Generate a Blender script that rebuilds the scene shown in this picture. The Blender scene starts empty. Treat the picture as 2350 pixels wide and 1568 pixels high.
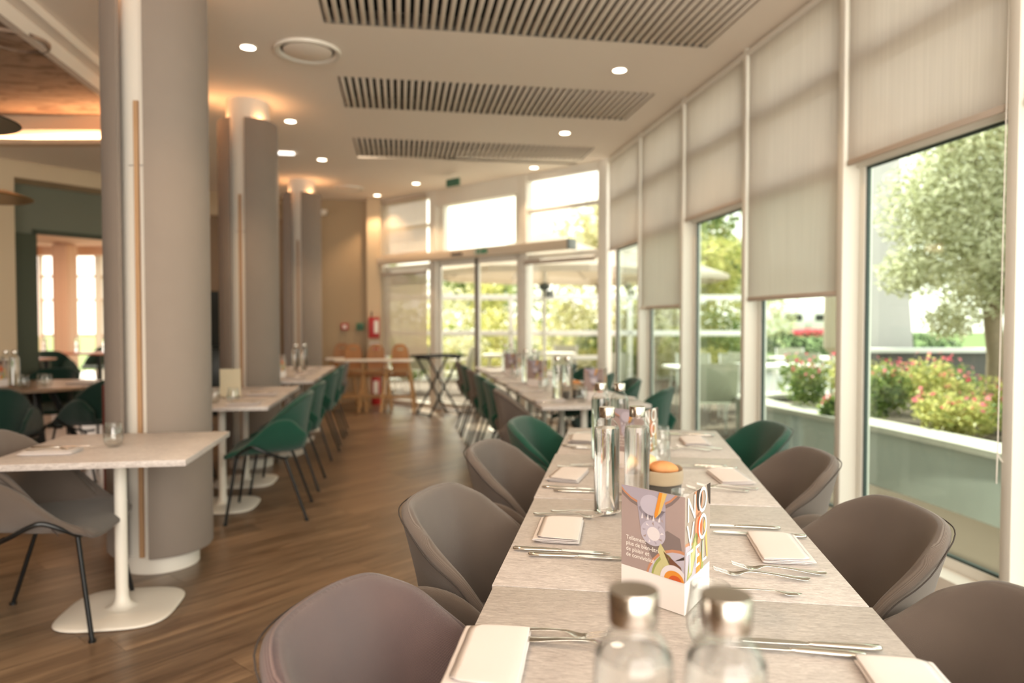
import bpy, bmesh, math, random
from mathutils import Vector, Matrix
random.seed(7)
PI = math.pi
scene = bpy.context.scene
COL = scene.collection

# ------------------------------------------------------------------ camera, light, exposure
CAMZ = 1.30
cd = bpy.data.cameras.new('camera'); cam = bpy.data.objects.new('camera', cd); COL.objects.link(cam)
cam.location = (0, 0, CAMZ)
cam.rotation_euler = (PI/2 - math.atan(44/1620), 0, 0)
cd.sensor_width = 36.0; cd.lens = 1620/2350*36
cd.clip_start = 0.02; cd.clip_end = 400
cd.dof.use_dof = True; cd.dof.focus_distance = 1.55; cd.dof.aperture_fstop = 2.1
scene.camera = cam
scene.view_settings.view_transform = 'Standard'; scene.view_settings.look = 'None'
scene.view_settings.gamma = 1.0; scene.view_settings.use_curve_mapping = False
scene.view_settings.exposure = 0.43
scene.cycles.use_denoising = True
scene.cycles.max_bounces = 14; scene.cycles.diffuse_bounces = 5
scene.cycles.transparent_max_bounces = 24; scene.cycles.transmission_bounces = 14
scene.cycles.sample_clamp_indirect = 6.0
SKY = 2.35
world = bpy.data.worlds.new('sky'); scene.world = world; world.use_nodes = True
wn = world.node_tree; wn.nodes.clear()
wo = wn.nodes.new('ShaderNodeOutputWorld'); wb = wn.nodes.new('ShaderNodeBackground')
wt = wn.nodes.new('ShaderNodeTexCoord'); wsx = wn.nodes.new('ShaderNodeSeparateXYZ'); wr = wn.nodes.new('ShaderNodeValToRGB')
wn.links.new(wt.outputs['Generated'], wsx.inputs[0]); wn.links.new(wsx.outputs['Z'], wr.inputs[0])
wr.color_ramp.elements[0].position = 0.0; wr.color_ramp.elements[0].color = (1.0, 0.905, 0.77, 1)
wr.color_ramp.elements[1].position = 1.0; wr.color_ramp.elements[1].color = (0.92, 0.91, 0.90, 1)
wn.links.new(wr.outputs[0], wb.inputs['Color']); wb.inputs['Strength'].default_value = SKY
wn.links.new(wb.outputs[0], wo.inputs['Surface'])

def lamp(name, kind, loc, energy, color, **kw):
    d = bpy.data.lights.new(name, kind); d.energy = energy; d.color = color
    for k, v in kw.items():
        if k != 'aim': setattr(d, k, v)
    o = bpy.data.objects.new(name, d); COL.objects.link(o); o.location = loc
    if 'aim' in kw:
        o.rotation_euler = Vector(kw['aim']).to_track_quat('-Z', 'Y').to_euler()
    return o
saz, sel = math.radians(-14), math.radians(44)
sdir = Vector((math.sin(saz)*math.cos(sel), math.cos(saz)*math.cos(sel), math.sin(sel)))
lamp('sun', 'SUN', (0, 0, 20), 7.5, (1.0, 0.90, 0.72), angle=math.radians(1.2), aim=tuple(-sdir))
# added fill light behind the viewpoint, standing in for daylight from unseen windows
lamp('fill_behind', 'AREA', (1.3, -2.6, 1.9), 205, (1.0, 0.92, 0.82), shape='RECTANGLE', size=5.0, size_y=2.6, aim=(-0.22, 1, 0.06))

# ------------------------------------------------------------------ frames of reference
RA = math.radians(9.1); RC, RS = math.cos(RA), math.sin(RA)
def R(u, v): return (u*RC - v*RS, u*RS + v*RC)            # room frame -> world
def R3(u, v, z): x, y = R(u, v); return (x, y, z)
TA = math.radians(-8.72); TC, TS = math.cos(TA), math.sin(TA)
TO = (-0.0432, 1.4748)
def T(a, b): return (TO[0] + a*TC - b*TS, TO[1] + a*TS + b*TC)   # near long table frame
TZ = 0.744

# ------------------------------------------------------------------ materials
def nodes(name):
    m = bpy.data.materials.new(name); m.use_nodes = True
    n = m.node_tree; b = n.nodes['Principled BSDF']
    return m, n, b
def lk(n, a, b): n.links.new(a, b)
def new(n, t, **kw):
    x = n.nodes.new(t)
    for k, v in kw.items(): setattr(x, k, v)
    return x
def plain(name, col, rough=0.5, metal=0.0, bump=0, bscale=200, var=0, vscale=6, coat=0, spec=None):
    m, n, b = nodes(name)
    b.inputs['Base Color'].default_value = (*col, 1); b.inputs['Roughness'].default_value = rough
    b.inputs['Metallic'].default_value = metal
    if coat: b.inputs['Coat Weight'].default_value = coat
    if spec is not None: b.inputs['Specular IOR Level'].default_value = spec
    tc = new(n, 'ShaderNodeTexCoord')
    if bump:
        t = new(n, 'ShaderNodeTexNoise'); t.inputs['Scale'].default_value = bscale; t.inputs['Detail'].default_value = 3
        bp = new(n, 'ShaderNodeBump'); bp.inputs['Strength'].default_value = bump; bp.inputs['Distance'].default_value = 0.002
        lk(n, tc.outputs['Object'], t.inputs['Vector']); lk(n, t.outputs['Fac'], bp.inputs['Height']); lk(n, bp.outputs[0], b.inputs['Normal'])
    if var:
        t = new(n, 'ShaderNodeTexNoise'); t.inputs['Scale'].default_value = vscale; t.inputs['Detail'].default_value = 4
        mx = new(n, 'ShaderNodeMixRGB', blend_type='MIX')
        mx.inputs[1].default_value = (*[c*(1-var) for c in col], 1); mx.inputs[2].default_value = (*[min(1, c*(1+var)) for c in col], 1)
        lk(n, tc.outputs['Object'], t.inputs['Vector']); lk(n, t.outputs['Fac'], mx.inputs[0]); lk(n, mx.outputs[0], b.inputs['Base Color'])
    return m
def emit(name, col, s):
    m, n, b = nodes(name)
    b.inputs['Base Color'].default_value = (*col, 1)
    b.inputs['Emission Color'].default_value = (*col, 1); b.inputs['Emission Strength'].default_value = s
    return m
def fabric(name, c1, c2, scale=330, bump=0.5, rough=0.9, sheen=0.3):
    m, n, b = nodes(name)
    tc = new(n, 'ShaderNodeTexCoord')
    w1 = new(n, 'ShaderNodeTexWave', bands_direction='X'); w2 = new(n, 'ShaderNodeTexWave', bands_direction='Y')
    for w in (w1, w2):
        w.inputs['Scale'].default_value = scale/6.283*1.0; w.inputs['Distortion'].default_value = 0.6; w.inputs['Detail'].default_value = 1
        lk(n, tc.outputs['UV'], w.inputs['Vector'])
    mu = new(n, 'ShaderNodeMath', operation='MULTIPLY'); lk(n, w1.outputs['Fac'], mu.inputs[0]); lk(n, w2.outputs['Fac'], mu.inputs[1])
    nz = new(n, 'ShaderNodeTexNoise'); nz.inputs['Scale'].default_value = 9; nz.inputs['Detail'].default_value = 5
    lk(n, tc.outputs['Object'], nz.inputs['Vector'])
    ad = new(n, 'ShaderNodeMath', operation='MULTIPLY_ADD'); ad.inputs[1].default_value = 0.35; lk(n, nz.outputs['Fac'], ad.inputs[0]); lk(n, mu.outputs[0], ad.inputs[2])
    mx = new(n, 'ShaderNodeMixRGB'); mx.inputs[1].default_value = (*c1, 1); mx.inputs[2].default_value = (*c2, 1)
    lk(n, ad.outputs[0], mx.inputs[0]); lk(n, mx.outputs[0], b.inputs['Base Color'])
    bp = new(n, 'ShaderNodeBump'); bp.inputs['Strength'].default_value = bump; bp.inputs['Distance'].default_value = 0.001
    lk(n, mu.outputs[0], bp.inputs['Height']); lk(n, bp.outputs[0], b.inputs['Normal'])
    b.inputs['Roughness'].default_value = rough; b.inputs['Sheen Weight'].default_value = sheen
    b.inputs['Sheen Roughness'].default_value = 0.5; b.inputs['Specular IOR Level'].default_value = 0.2
    return m
def laminate(name, c1, c2):
    m, n, b = nodes(name)
    tc = new(n, 'ShaderNodeTexCoord'); mp = new(n, 'ShaderNodeMapping'); mp.inputs['Scale'].default_value = (38, 230, 150)
    lk(n, tc.outputs['Object'], mp.inputs['Vector'])
    n1 = new(n, 'ShaderNodeTexNoise'); n1.inputs['Scale'].default_value = 1; n1.inputs['Detail'].default_value = 6; n1.inputs['Roughness'].default_value = 0.75; n1.inputs['Distortion'].default_value = 1.2
    lk(n, mp.outputs[0], n1.inputs['Vector'])
    n2 = new(n, 'ShaderNodeTexNoise'); n2.inputs['Scale'].default_value = 7; n2.inputs['Detail'].default_value = 3
    lk(n, tc.outputs['Object'], n2.inputs['Vector'])
    a = new(n, 'ShaderNodeMath', operation='MULTIPLY_ADD'); a.inputs[1].default_value = 0.16
    lk(n, n2.outputs['Fac'], a.inputs[0]); lk(n, n1.outputs['Fac'], a.inputs[2])
    r = new(n, 'ShaderNodeValToRGB'); r.color_ramp.elements[0].position = 0.42; r.color_ramp.elements[1].position = 0.74
    r.color_ramp.elements[0].color = (*c1, 1); r.color_ramp.elements[1].color = (*c2, 1)
    lk(n, a.outputs[0], r.inputs[0]); lk(n, r.outputs[0], b.inputs['Base Color'])
    b.inputs['Roughness'].default_value = 0.42; b.inputs['Specular IOR Level'].default_value = 0.35
    bp = new(n, 'ShaderNodeBump'); bp.inputs['Strength'].default_value = 0.12; bp.inputs['Distance'].default_value = 0.001
    lk(n, n1.outputs['Fac'], bp.inputs['Height']); lk(n, bp.outputs[0], b.inputs['Normal'])
    return m
def woodm(name, c1, c2, rough=0.45, scale=(1.5, 22, 22), perobj=True, spec=0.4):
    m, n, b = nodes(name)
    tc = new(n, 'ShaderNodeTexCoord'); mp = new(n, 'ShaderNodeMapping'); mp.inputs['Scale'].default_value = scale
    src = tc.outputs['UV'] if perobj == 'uv' else tc.outputs['Object']
    lk(n, src, mp.inputs['Vector'])
    oi = new(n, 'ShaderNodeNewGeometry')
    cb = new(n, 'ShaderNodeCombineXYZ'); mm = new(n, 'ShaderNodeMath', operation='MULTIPLY'); mm.inputs[1].default_value = 40
    lk(n, oi.outputs['Random Per Island'], mm.inputs[0]); lk(n, mm.outputs[0], cb.inputs[0]); lk(n, mm.outputs[0], cb.inputs[2])
    oj = new(n, 'ShaderNodeObjectInfo'); mo = new(n, 'ShaderNodeMath', operation='MULTIPLY'); mo.inputs[1].default_value = 60
    lk(n, oj.outputs['Random'], mo.inputs[0]); lk(n, mo.outputs[0], cb.inputs[1])
    va = new(n, 'ShaderNodeVectorMath', operation='ADD'); lk(n, mp.outputs[0], va.inputs[0]); lk(n, cb.outputs[0], va.inputs[1])
    n1 = new(n, 'ShaderNodeTexNoise'); n1.inputs['Scale'].default_value = 1; n1.inputs['Detail'].default_value = 7; n1.inputs['Roughness'].default_value = 0.65; n1.inputs['Distortion'].default_value = 0.8
    lk(n, va.outputs[0], n1.inputs['Vector'])
    r = new(n, 'ShaderNodeValToRGB'); r.color_ramp.elements[0].position = 0.3; r.color_ramp.elements[1].position = 0.72
    r.color_ramp.elements[0].color = (*c1, 1); r.color_ramp.elements[1].color = (*c2, 1)
    lk(n, n1.outputs['Fac'], r.inputs[0])
    hv = new(n, 'ShaderNodeHueSaturation'); v = new(n, 'ShaderNodeMapRange'); v.inputs[3].default_value = 0.78; v.inputs[4].default_value = 1.2
    ad = new(n, 'ShaderNodeMath', operation='ADD'); fr = new(n, 'ShaderNodeMath', operation='FRACT')
    lk(n, oi.outputs['Random Per Island'], ad.inputs[0]); lk(n, oj.outputs['Random'], ad.inputs[1]); lk(n, ad.outputs[0], fr.inputs[0]); lk(n, fr.outputs[0], v.inputs[0])
    lk(n, v.outputs[0], hv.inputs['Value']); lk(n, r.outputs[0], hv.inputs['Color']); lk(n, hv.outputs[0], b.inputs['Base Color'])
    b.inputs['Roughness'].default_value = rough; b.inputs['Specular IOR Level'].default_value = spec
    bp = new(n, 'ShaderNodeBump'); bp.inputs['Strength'].default_value = 0.15; bp.inputs['Distance'].default_value = 0.002
    lk(n, n1.outputs['Fac'], bp.inputs['Height']); lk(n, bp.outputs[0], b.inputs['Normal'])
    return m
def thin_glass(name, tint, refl=0.06, ex=4.0, am=0.5):
    m = bpy.data.materials.new(name); m.use_nodes = True; n = m.node_tree; n.nodes.clear()
    o = new(n, 'ShaderNodeOutputMaterial'); t = new(n, 'ShaderNodeBsdfTransparent'); t.inputs[0].default_value = (*tint, 1)
    g = new(n, 'ShaderNodeBsdfGlossy'); g.inputs['Roughness'].default_value = 0.02
    f = new(n, 'ShaderNodeLayerWeight'); pw = new(n, 'ShaderNodeMath', operation='POWER'); pw.inputs[1].default_value = ex
    ma = new(n, 'ShaderNodeMath', operation='MULTIPLY_ADD'); ma.inputs[1].default_value = am; ma.inputs[2].default_value = refl*.5
    lk(n, f.outputs['Facing'], pw.inputs[0]); lk(n, pw.outputs[0], ma.inputs[0])
    mx = new(n, 'ShaderNodeMixShader'); lk(n, ma.outputs[0], mx.inputs[0]); lk(n, t.outputs[0], mx.inputs[1]); lk(n, g.outputs[0], mx.inputs[2])
    lk(n, mx.outputs[0], o.inputs[0]); return m
def refr(name, col, ior, rough=0.0):
    m, n, b = nodes(name)
    b.inputs['Base Color'].default_value = (*col, 1); b.inputs['Transmission Weight'].default_value = 1
    b.inputs['IOR'].default_value = ior; b.inputs['Roughness'].default_value = rough
    return m
def screen_cloth(name, col, trans=0.10, transl=0.55):
    m = bpy.data.materials.new(name); m.use_nodes = True; n = m.node_tree; n.nodes.clear()
    o = new(n, 'ShaderNodeOutputMaterial'); d = new(n, 'ShaderNodeBsdfDiffuse'); t = new(n, 'ShaderNodeBsdfTranslucent'); tp = new(n, 'ShaderNodeBsdfTransparent')
    tc = new(n, 'ShaderNodeTexCoord'); mp = new(n, 'ShaderNodeMapping'); mp.inputs['Scale'].default_value = (90, 90, 1.5)
    nz = new(n, 'ShaderNodeTexNoise'); nz.inputs['Scale'].default_value = 1; nz.inputs['Detail'].default_value = 3
    lk(n, tc.outputs['Object'], mp.inputs['Vector']); lk(n, mp.outputs[0], nz.inputs['Vector'])
    mc = new(n, 'ShaderNodeMixRGB'); mc.inputs[1].default_value = (*[c*0.88 for c in col], 1); mc.inputs[2].default_value = (*[min(1, c*1.1) for c in col], 1)
    lk(n, nz.outputs['Fac'], mc.inputs[0])
    for x in (d, t): lk(n, mc.outputs[0], x.inputs['Color'])
    m1 = new(n, 'ShaderNodeMixShader'); m1.inputs[0].default_value = transl; lk(n, d.outputs[0], m1.inputs[1]); lk(n, t.outputs[0], m1.inputs[2])
    m2 = new(n, 'ShaderNodeMixShader'); m2.inputs[0].default_value = trans; lk(n, m1.outputs[0], m2.inputs[1]); lk(n, tp.outputs[0], m2.inputs[2])
    lk(n, m2.outputs[0], o.inputs[0]); return m
def leafm(name, c1, c2, gloss=0.35, transl=0.45):
    m = bpy.data.materials.new(name); m.use_nodes = True; n = m.node_tree; n.nodes.clear()
    o = new(n, 'ShaderNodeOutputMaterial'); g = new(n, 'ShaderNodeNewGeometry')
    mc = new(n, 'ShaderNodeMixRGB'); mc.inputs[1].default_value = (*c1, 1); mc.inputs[2].default_value = (*c2, 1)
    lk(n, g.outputs['Random Per Island'], mc.inputs[0])
    b = new(n, 'ShaderNodeBsdfPrincipled'); b.inputs['Roughness'].default_value = gloss; b.inputs['Specular IOR Level'].default_value = 0.5
    t = new(n, 'ShaderNodeBsdfTranslucent'); lk(n, mc.outputs[0], b.inputs['Base Color']); lk(n, mc.outputs[0], t.inputs['Color'])
    mx = new(n, 'ShaderNodeMixShader'); mx.inputs[0].default_value = transl; lk(n, b.outputs[0], mx.inputs[1]); lk(n, t.outputs[0], mx.inputs[2])
    lk(n, mx.outputs[0], o.inputs[0]); return m

M = {}
M['ceiling'] = plain('ceiling_paint', (0.90, 0.82, 0.735), 0.9)
M['white'] = plain('white_lacquer', (0.80, 0.765, 0.70), 0.35)
M['frame'] = plain('white_window_profile', (0.80, 0.775, 0.71), 0.4)
M['gasket'] = plain('dark_green_gasket', (0.035, 0.06, 0.055), 0.5)
M['dark'] = plain('dark_void', (0.02, 0.02, 0.018), 0.8)
M['slat'] = plain('cream_slat', (0.80, 0.73, 0.65), 0.7)
M['felt'] = fabric('grey_felt', (0.245, 0.205, 0.178), (0.30, 0.255, 0.222), 420, 0.25, sheen=0.1)
M['feltdark'] = M['felt']
M['oak_strip'] = woodm('oak_strip', (0.42, 0.25, 0.13), (0.6, 0.38, 0.22), 0.5, (12, 12, 1.5))
M['grey_fab'] = fabric('taupe_weave', (0.078, 0.060, 0.050), (0.21, 0.163, 0.134), 2200, 0.6)
M['green_fab'] = fabric('green_weave', (0.004, 0.040, 0.026), (0.014, 0.105, 0.066), 2200, 0.5)
M['dgreen_fab'] = fabric('deep_green_weave', (0.004, 0.022, 0.016), (0.008, 0.05, 0.035), 2200, 0.5)
M['rose_fab'] = fabric('rose_brown_weave', (0.035, 0.026, 0.032), (0.24, 0.145, 0.125), 1500, 0.8)
M['black'] = plain('black_steel', (0.012, 0.013, 0.014), 0.35, 0.3)
M['lam'] = laminate('grey_stone_laminate', (0.36, 0.32, 0.31), (0.72, 0.67, 0.645))
M['ped'] = plain('white_pedestal', (0.82, 0.78, 0.71), 0.4)
M['steel'] = plain('polished_steel', (0.72, 0.69, 0.64), 0.14, 1.0)
M['brushed'] = plain('brushed_steel', (0.62, 0.57, 0.52), 0.22, 1.0)
M['glass'] = thin_glass('clear_glass', (.97, .98, .975), .10, 2.6, .75)
M['water'] = refr('water', (1, 1, 1), 1.33)
M['frost'] = refr('misted_water', (1, 1, 1), 1.33, 0.22)
M['linen'] = plain('white_linen', (0.78, 0.725, 0.715), 0.85, bump=0.3, bscale=900)
M['plank'] = woodm('vinyl_oak', (0.095, 0.056, 0.032), (0.30, 0.205, 0.13), 0.30, (1.6, 17, 17), 'uv', spec=0.45)
M['subfloor'] = plain('plank_joint', (0.10, 0.065, 0.04), 0.8)
M['pane'] = thin_glass('window_glass', (0.94, 0.965, 0.945))
M['pane2'] = thin_glass('window_glass_green', (0.88, 0.965, 0.935))
M['blind'] = screen_cloth('screen_blind', (0.76, 0.71, 0.66), 0.12, 0.58)
M['blind_thin'] = screen_cloth('thin_screen_blind', (0.6, 0.52, 0.43), 0.30, 0.4)
M['hem'] = plain('blind_hem_bar', (0.55, 0.47, 0.40), 0.6)
M['tan'] = plain('tan_wall_paint', (0.42, 0.315, 0.20), 0.85)
M['beige'] = plain('beige_wall_paint', (0.60, 0.48, 0.33), 0.85)
M['brownw'] = plain('brown_wall', (0.26, 0.17, 0.105), 0.8)
M['greenw'] = plain('sage_wall_paint', (0.17, 0.175, 0.13), 0.8)
M['greend'] = plain('sage_door_paint', (0.055, 0.065, 0.04), 0.6)
M['pink'] = plain('warm_plaster', (0.72, 0.5, 0.36), 0.9)
M['wood'] = woodm('beech', (0.42, 0.23, 0.09), (0.62, 0.38, 0.18), 0.45, (8, 8, 2))
M['woodd'] = woodm('orange_veneer', (0.30, 0.13, 0.045), (0.42, 0.20, 0.07), 0.45, (8, 8, 2))
M['red'] = plain('red_plastic', (0.42, 0.02, 0.02), 0.4)
M['greenp'] = plain('green_plastic', (0.01, 0.18, 0.09), 0.4)
M['exitg'] = plain('exit_green', (0.01, 0.22, 0.10), 0.4)
M['burg'] = fabric('burgundy_cloth', (0.13, 0.03, 0.022), (0.19, 0.05, 0.036), 1500, 0.3)
M['blackd'] = plain('black_disc', (0.008, 0.012, 0.010), 0.3)
M['gold'] = plain('gold_disc', (0.30, 0.15, 0.02), 0.35, 0.6)
M['led'] = emit('warm_led', (1.0, 0.55, 0.27), 3.2)
M['bulb'] = emit('downlight_glow', (1.0, 0.82, 0.62), 9)
M['bread'] = plain('bread_crust', (0.62, 0.27, 0.10), 0.65, bump=0.5, bscale=60, var=0.3, vscale=25)
M['breadw'] = plain('bread_pale', (0.80, 0.56, 0.30), 0.7, bump=0.4, bscale=80, var=0.15, vscale=30)
M['jute'] = fabric('beige_felt_fold', (0.33, 0.25, 0.16), (0.46, 0.36, 0.245), 1800, 0.5)
M['jutedark'] = fabric('dark_felt_pot', (0.045, 0.038, 0.030), (0.10, 0.082, 0.065), 1800, 0.5)
M['card'] = plain('white_card', (0.80, 0.745, 0.725), 0.45)
M['photo'] = plain('mauve_print', (0.36, 0.275, 0.26), 0.4, var=0.12, vscale=9)
M['photob'] = plain('grey_print', (0.37, 0.31, 0.27), 0.4, var=0.12, vscale=9)
M['cardtext'] = plain('white_ink', (0.90, 0.86, 0.82), 0.5)
M['greyink'] = plain('grey_ink', (0.35, 0.32, 0.30), 0.5)
for k, c in dict(ink_lilac=(0.46, 0.42, 0.50), ink_dark=(0.05, 0.035, 0.03), ink_orange=(0.66, 0.25, 0.035), ink_yellow=(0.62, 0.42, 0.14),
                 ink_cop=(0.50, 0.23, 0.13), ink_white=(0.66, 0.61, 0.64), ink_pale=(0.36, 0.32, 0.38), ink_green=(0.30, 0.34, 0.10), ink_avo=(0.52, 0.48, 0.24),
                 ink_red=(0.55, 0.09, 0.02), ink_sh=(0.20, 0.155, 0.15), ink_brown=(0.16, 0.07, 0.04)).items():
    M[k] = plain(k, c, 0.45)

# ------------------------------------------------------------------ mesh helpers
def BM():
    b = bmesh.new(); b.loops.layers.uv.new('UVMap'); return b
def box(b, x0, x1, y0, y1, z0, z1, mat=None):
    vs = [Vector((x, y, z)) for z in (z0, z1) for y in (y0, y1) for x in (x0, x1)]
    if mat is not None: vs = [mat @ v for v in vs]
    v = [b.verts.new(p) for p in vs]
    for f in ((0, 2, 3, 1), (4, 5, 7, 6), (0, 1, 5, 4), (2, 6, 7, 3), (0, 4, 6, 2), (1, 3, 7, 5)):
        b.faces.new([v[i] for i in f])
    return b
def lathe(b, prof, seg=24, c=(0, 0, 0), cap0=False, cap1=False):
    rings = []
    for r, z in prof:
        if r < 1e-6: rings.append([b.verts.new((c[0], c[1], c[2]+z))])
        else: rings.append([b.verts.new((c[0]+r*math.cos(2*PI*i/seg), c[1]+r*math.sin(2*PI*i/seg), c[2]+z)) for i in range(seg)])
    for A_, B_ in zip(rings, rings[1:]):
        for i in range(seg):
            j = (i+1) % seg
            if len(A_) == 1 and len(B_) == 1: continue
            if len(A_) == 1: b.faces.new((A_[0], B_[j], B_[i]))
            elif len(B_) == 1: b.faces.new((A_[i], A_[j], B_[0]))
            else: b.faces.new((A_[i], A_[j], B_[j], B_[i]))
    if cap0 and len(rings[0]) > 1: b.faces.new(rings[0][::-1])
    if cap1 and len(rings[-1]) > 1: b.faces.new(rings[-1])
    return b
def tube(b, pts, r, seg=8, caps=True, closed=False):
    pts = [Vector(p) for p in pts]; rings = []; prev = None
    rr = r if isinstance(r, (list, tuple)) else [r]*len(pts)
    for i, p in enumerate(pts):
        if closed: t = pts[(i+1) % len(pts)] - pts[i-1]
        else: t = pts[min(i+1, len(pts)-1)] - pts[max(i-1, 0)]
        t.normalize()
        if prev is None:
            a = Vector((0, 0, 1)) if abs(t.z) < 0.9 else Vector((1, 0, 0)); n = t.cross(a).normalized()
        else: n = (prev - t*prev.dot(t)).normalized()
        prev = n; m = t.cross(n)
        rings.append([b.verts.new(p + (n*math.cos(2*PI*k/seg) + m*math.sin(2*PI*k/seg))*rr[i]) for k in range(seg)])
    n_ = len(rings); last = n_ if closed else n_-1
    for i in range(last):
        A_, B_ = rings[i], rings[(i+1) % n_]
        for k in range(seg): b.faces.new((A_[k], A_[(k+1) % seg], B_[(k+1) % seg], B_[k]))
    if caps and not closed: b.faces.new(rings[0][::-1]); b.faces.new(rings[-1])
    return b
def smoothpath(pts, n=6):
    P = [Vector(p) for p in pts]; out = []
    for i in range(len(P)-1):
        p0 = P[max(i-1, 0)]; p1 = P[i]; p2 = P[i+1]; p3 = P[min(i+2, len(P)-1)]
        for k in range(n):
            t = k/n
            out.append(0.5*((2*p1) + (p2-p0)*t + (2*p0-5*p1+4*p2-p3)*t*t + (3*p1-p0-3*p2+p3)*t*t*t))
    out.append(P[-1]); return out
def gridsurf(b, fn, nu, nv, uvs=(1, 1), flip=False):
    uvl = b.loops.layers.uv.active
    V = [[b.verts.new(fn(-1+2*i/(nu-1), j/(nv-1))) for i in range(nu)] for j in range(nv)]
    for j in range(nv-1):
        for i in range(nu-1):
            q = [(i, j), (i+1, j), (i+1, j+1), (i, j+1)]
            if flip: q = q[::-1]
            f = b.faces.new([V[y][x] for x, y in q])
            for l, (x, y) in zip(f.loops, q): l[uvl].uv = (x/(nu-1)*uvs[0], y/(nv-1)*uvs[1])
    return b
def prism(b, poly, z0, z1, mat=None):
    lo = [Vector((x, y, z0)) for x, y in poly]; hi = [Vector((x, y, z1)) for x, y in poly]
    if mat is not None: lo = [mat @ p for p in lo]; hi = [mat @ p for p in hi]
    lo = [b.verts.new(p) for p in lo]; hi = [b.verts.new(p) for p in hi]; n = len(poly)
    b.faces.new(lo[::-1]); b.faces.new(hi)
    for i in range(n): b.faces.new((lo[i], lo[(i+1) % n], hi[(i+1) % n], hi[i]))
    return b
def loft(b, secs, seg=10):
    """sections (x, y, z, half width, half height) along x"""
    rings = []
    for x, y, z, w, h in secs:
        rings.append([b.verts.new((x, y+w*math.cos(2*PI*k/seg), z+h*math.sin(2*PI*k/seg))) for k in range(seg)])
    for A_, B_ in zip(rings, rings[1:]):
        for k in range(seg): b.faces.new((A_[k], B_[k], B_[(k+1) % seg], A_[(k+1) % seg]))
    b.faces.new(rings[0]); b.faces.new(rings[-1][::-1]); return b
def mesh(b, name, mats, smooth=True, bevel=0, subsurf=0, solid=0, fixn=True):
    if fixn: bmesh.ops.recalc_face_normals(b, faces=b.faces[:])
    me = bpy.data.meshes.new(name); b.to_mesh(me); b.free()
    for m in (mats if isinstance(mats, (list, tuple)) else [mats]): me.materials.append(m)
    if bevel or subsurf or solid:
        o = bpy.data.objects.new('tmp', me); COL.objects.link(o)
        if solid:
            s = o.modifiers.new('s', 'SOLIDIFY'); s.thickness = solid; s.offset = 0
        if bevel:
            w = o.modifiers.new('b', 'BEVEL'); w.width = bevel; w.segments = 2; w.limit_method = 'ANGLE'
        if subsurf:
            s = o.modifiers.new('u', 'SUBSURF'); s.levels = subsurf; s.render_levels = subsurf
        dg = bpy.context.evaluated_depsgraph_get(); dg.update()
        m2 = bpy.data.meshes.new_from_object(o.evaluated_get(dg)); m2.name = name
        bpy.data.objects.remove(o); me = m2
    if smooth:
        for p in me.polygons: p.use_smooth = True
        if smooth != 'all':
            try: me.set_sharp_from_angle(angle=math.radians(38))
            except Exception: pass
    return me
def obj(name, me, parent=None, loc=(0, 0, 0), rz=0, rot=None):
    o = bpy.data.objects.new(name, me); COL.objects.link(o); o.location = loc
    o.rotation_euler = rot if rot else (0, 0, rz)
    if parent is not None: o.parent = parent
    return o
def tag(o, label=None, cat=None, group=None, kind=None):
    if label: o['label'] = label
    if cat: o['category'] = cat
    if group: o['group'] = group
    if kind: o['kind'] = kind
    return o
def thing(name, label, cat, loc=(0, 0, 0), rz=0, group=None):
    o = bpy.data.objects.new(name, None); COL.objects.link(o); o.location = loc; o.rotation_euler = (0, 0, rz)
    o.empty_display_size = 0.05
    return tag(o, label, cat, group)
def dup(root, loc, rz, label, group=None, parent=None):
    def cp(o, par):
        c = o.copy(); COL.objects.link(c); c.parent = par
        for ch in kids.get(o.name, []): cp(ch, c)
        return c
    kids = {}
    for ch in root.children_recursive: kids.setdefault(ch.parent.name, []).append(ch)
    r = cp(root, None); r.location = loc; r.rotation_euler = (0, 0, rz); tag(r, label, None, group)
    if group is None and 'group' in r: del r['group']
    return r
def struct(name, me, loc=(0, 0, 0), rz=0, parent=None, label=None):
    o = obj(name, me, parent, loc, rz)
    if parent is None: o['kind'] = 'structure'
    if label: o['label'] = label
    return o
def sbox(name, x0, x1, y0, y1, z0, z1, m, parent=None, loc=(0, 0, 0), rz=0, label=None, bevel=0):
    return struct(name, mesh(box(BM(), x0, x1, y0, y1, z0, z1), name, m, smooth=False, bevel=bevel), loc, rz, parent, label)

# ------------------------------------------------------------------ floor of planks
CEIL = 3.27
floor = sbox('floor', -13.5, 3.6, -3.0, 16.0, -0.06, -0.004, M['subfloor'], label='wood-look plank floor with warm brown grain')
PA = math.radians(49)                        # plank run, measured from +x
pc, ps = math.cos(PA), math.sin(PA)
def clip_poly(poly, a, b_, c):               # keep a*x+b*y<=c
    out = []
    for i in range(len(poly)):
        p, q = poly[i], poly[(i+1) % len(poly)]
        dp, dq = a*p[0]+b_*p[1]-c, a*q[0]+b_*q[1]-c
        if dp <= 0: out.append(p)
        if dp*dq < 0:
            t = dp/(dp-dq); out.append((p[0]+(q[0]-p[0])*t, p[1]+(q[1]-p[1])*t))
    return out
E0 = R(2.475, 8.30); E1 = R(-0.31, 11.68)
EV = Vector((E1[0]-E0[0], E1[1]-E0[1])); ELEN = EV.length; EV.normalize(); EN = Vector((EV.y, -EV.x))   # outward normal
if EN.y < 0: EN = -EN
bounds = [(RC, RS, 2.455), (EN.x, EN.y, EN.x*E0[0]+EN.y*E0[1]+0.0), (-RS, RC, 15.4), (-1, 0, 13.4), (0, -1, 2.9)]
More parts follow.
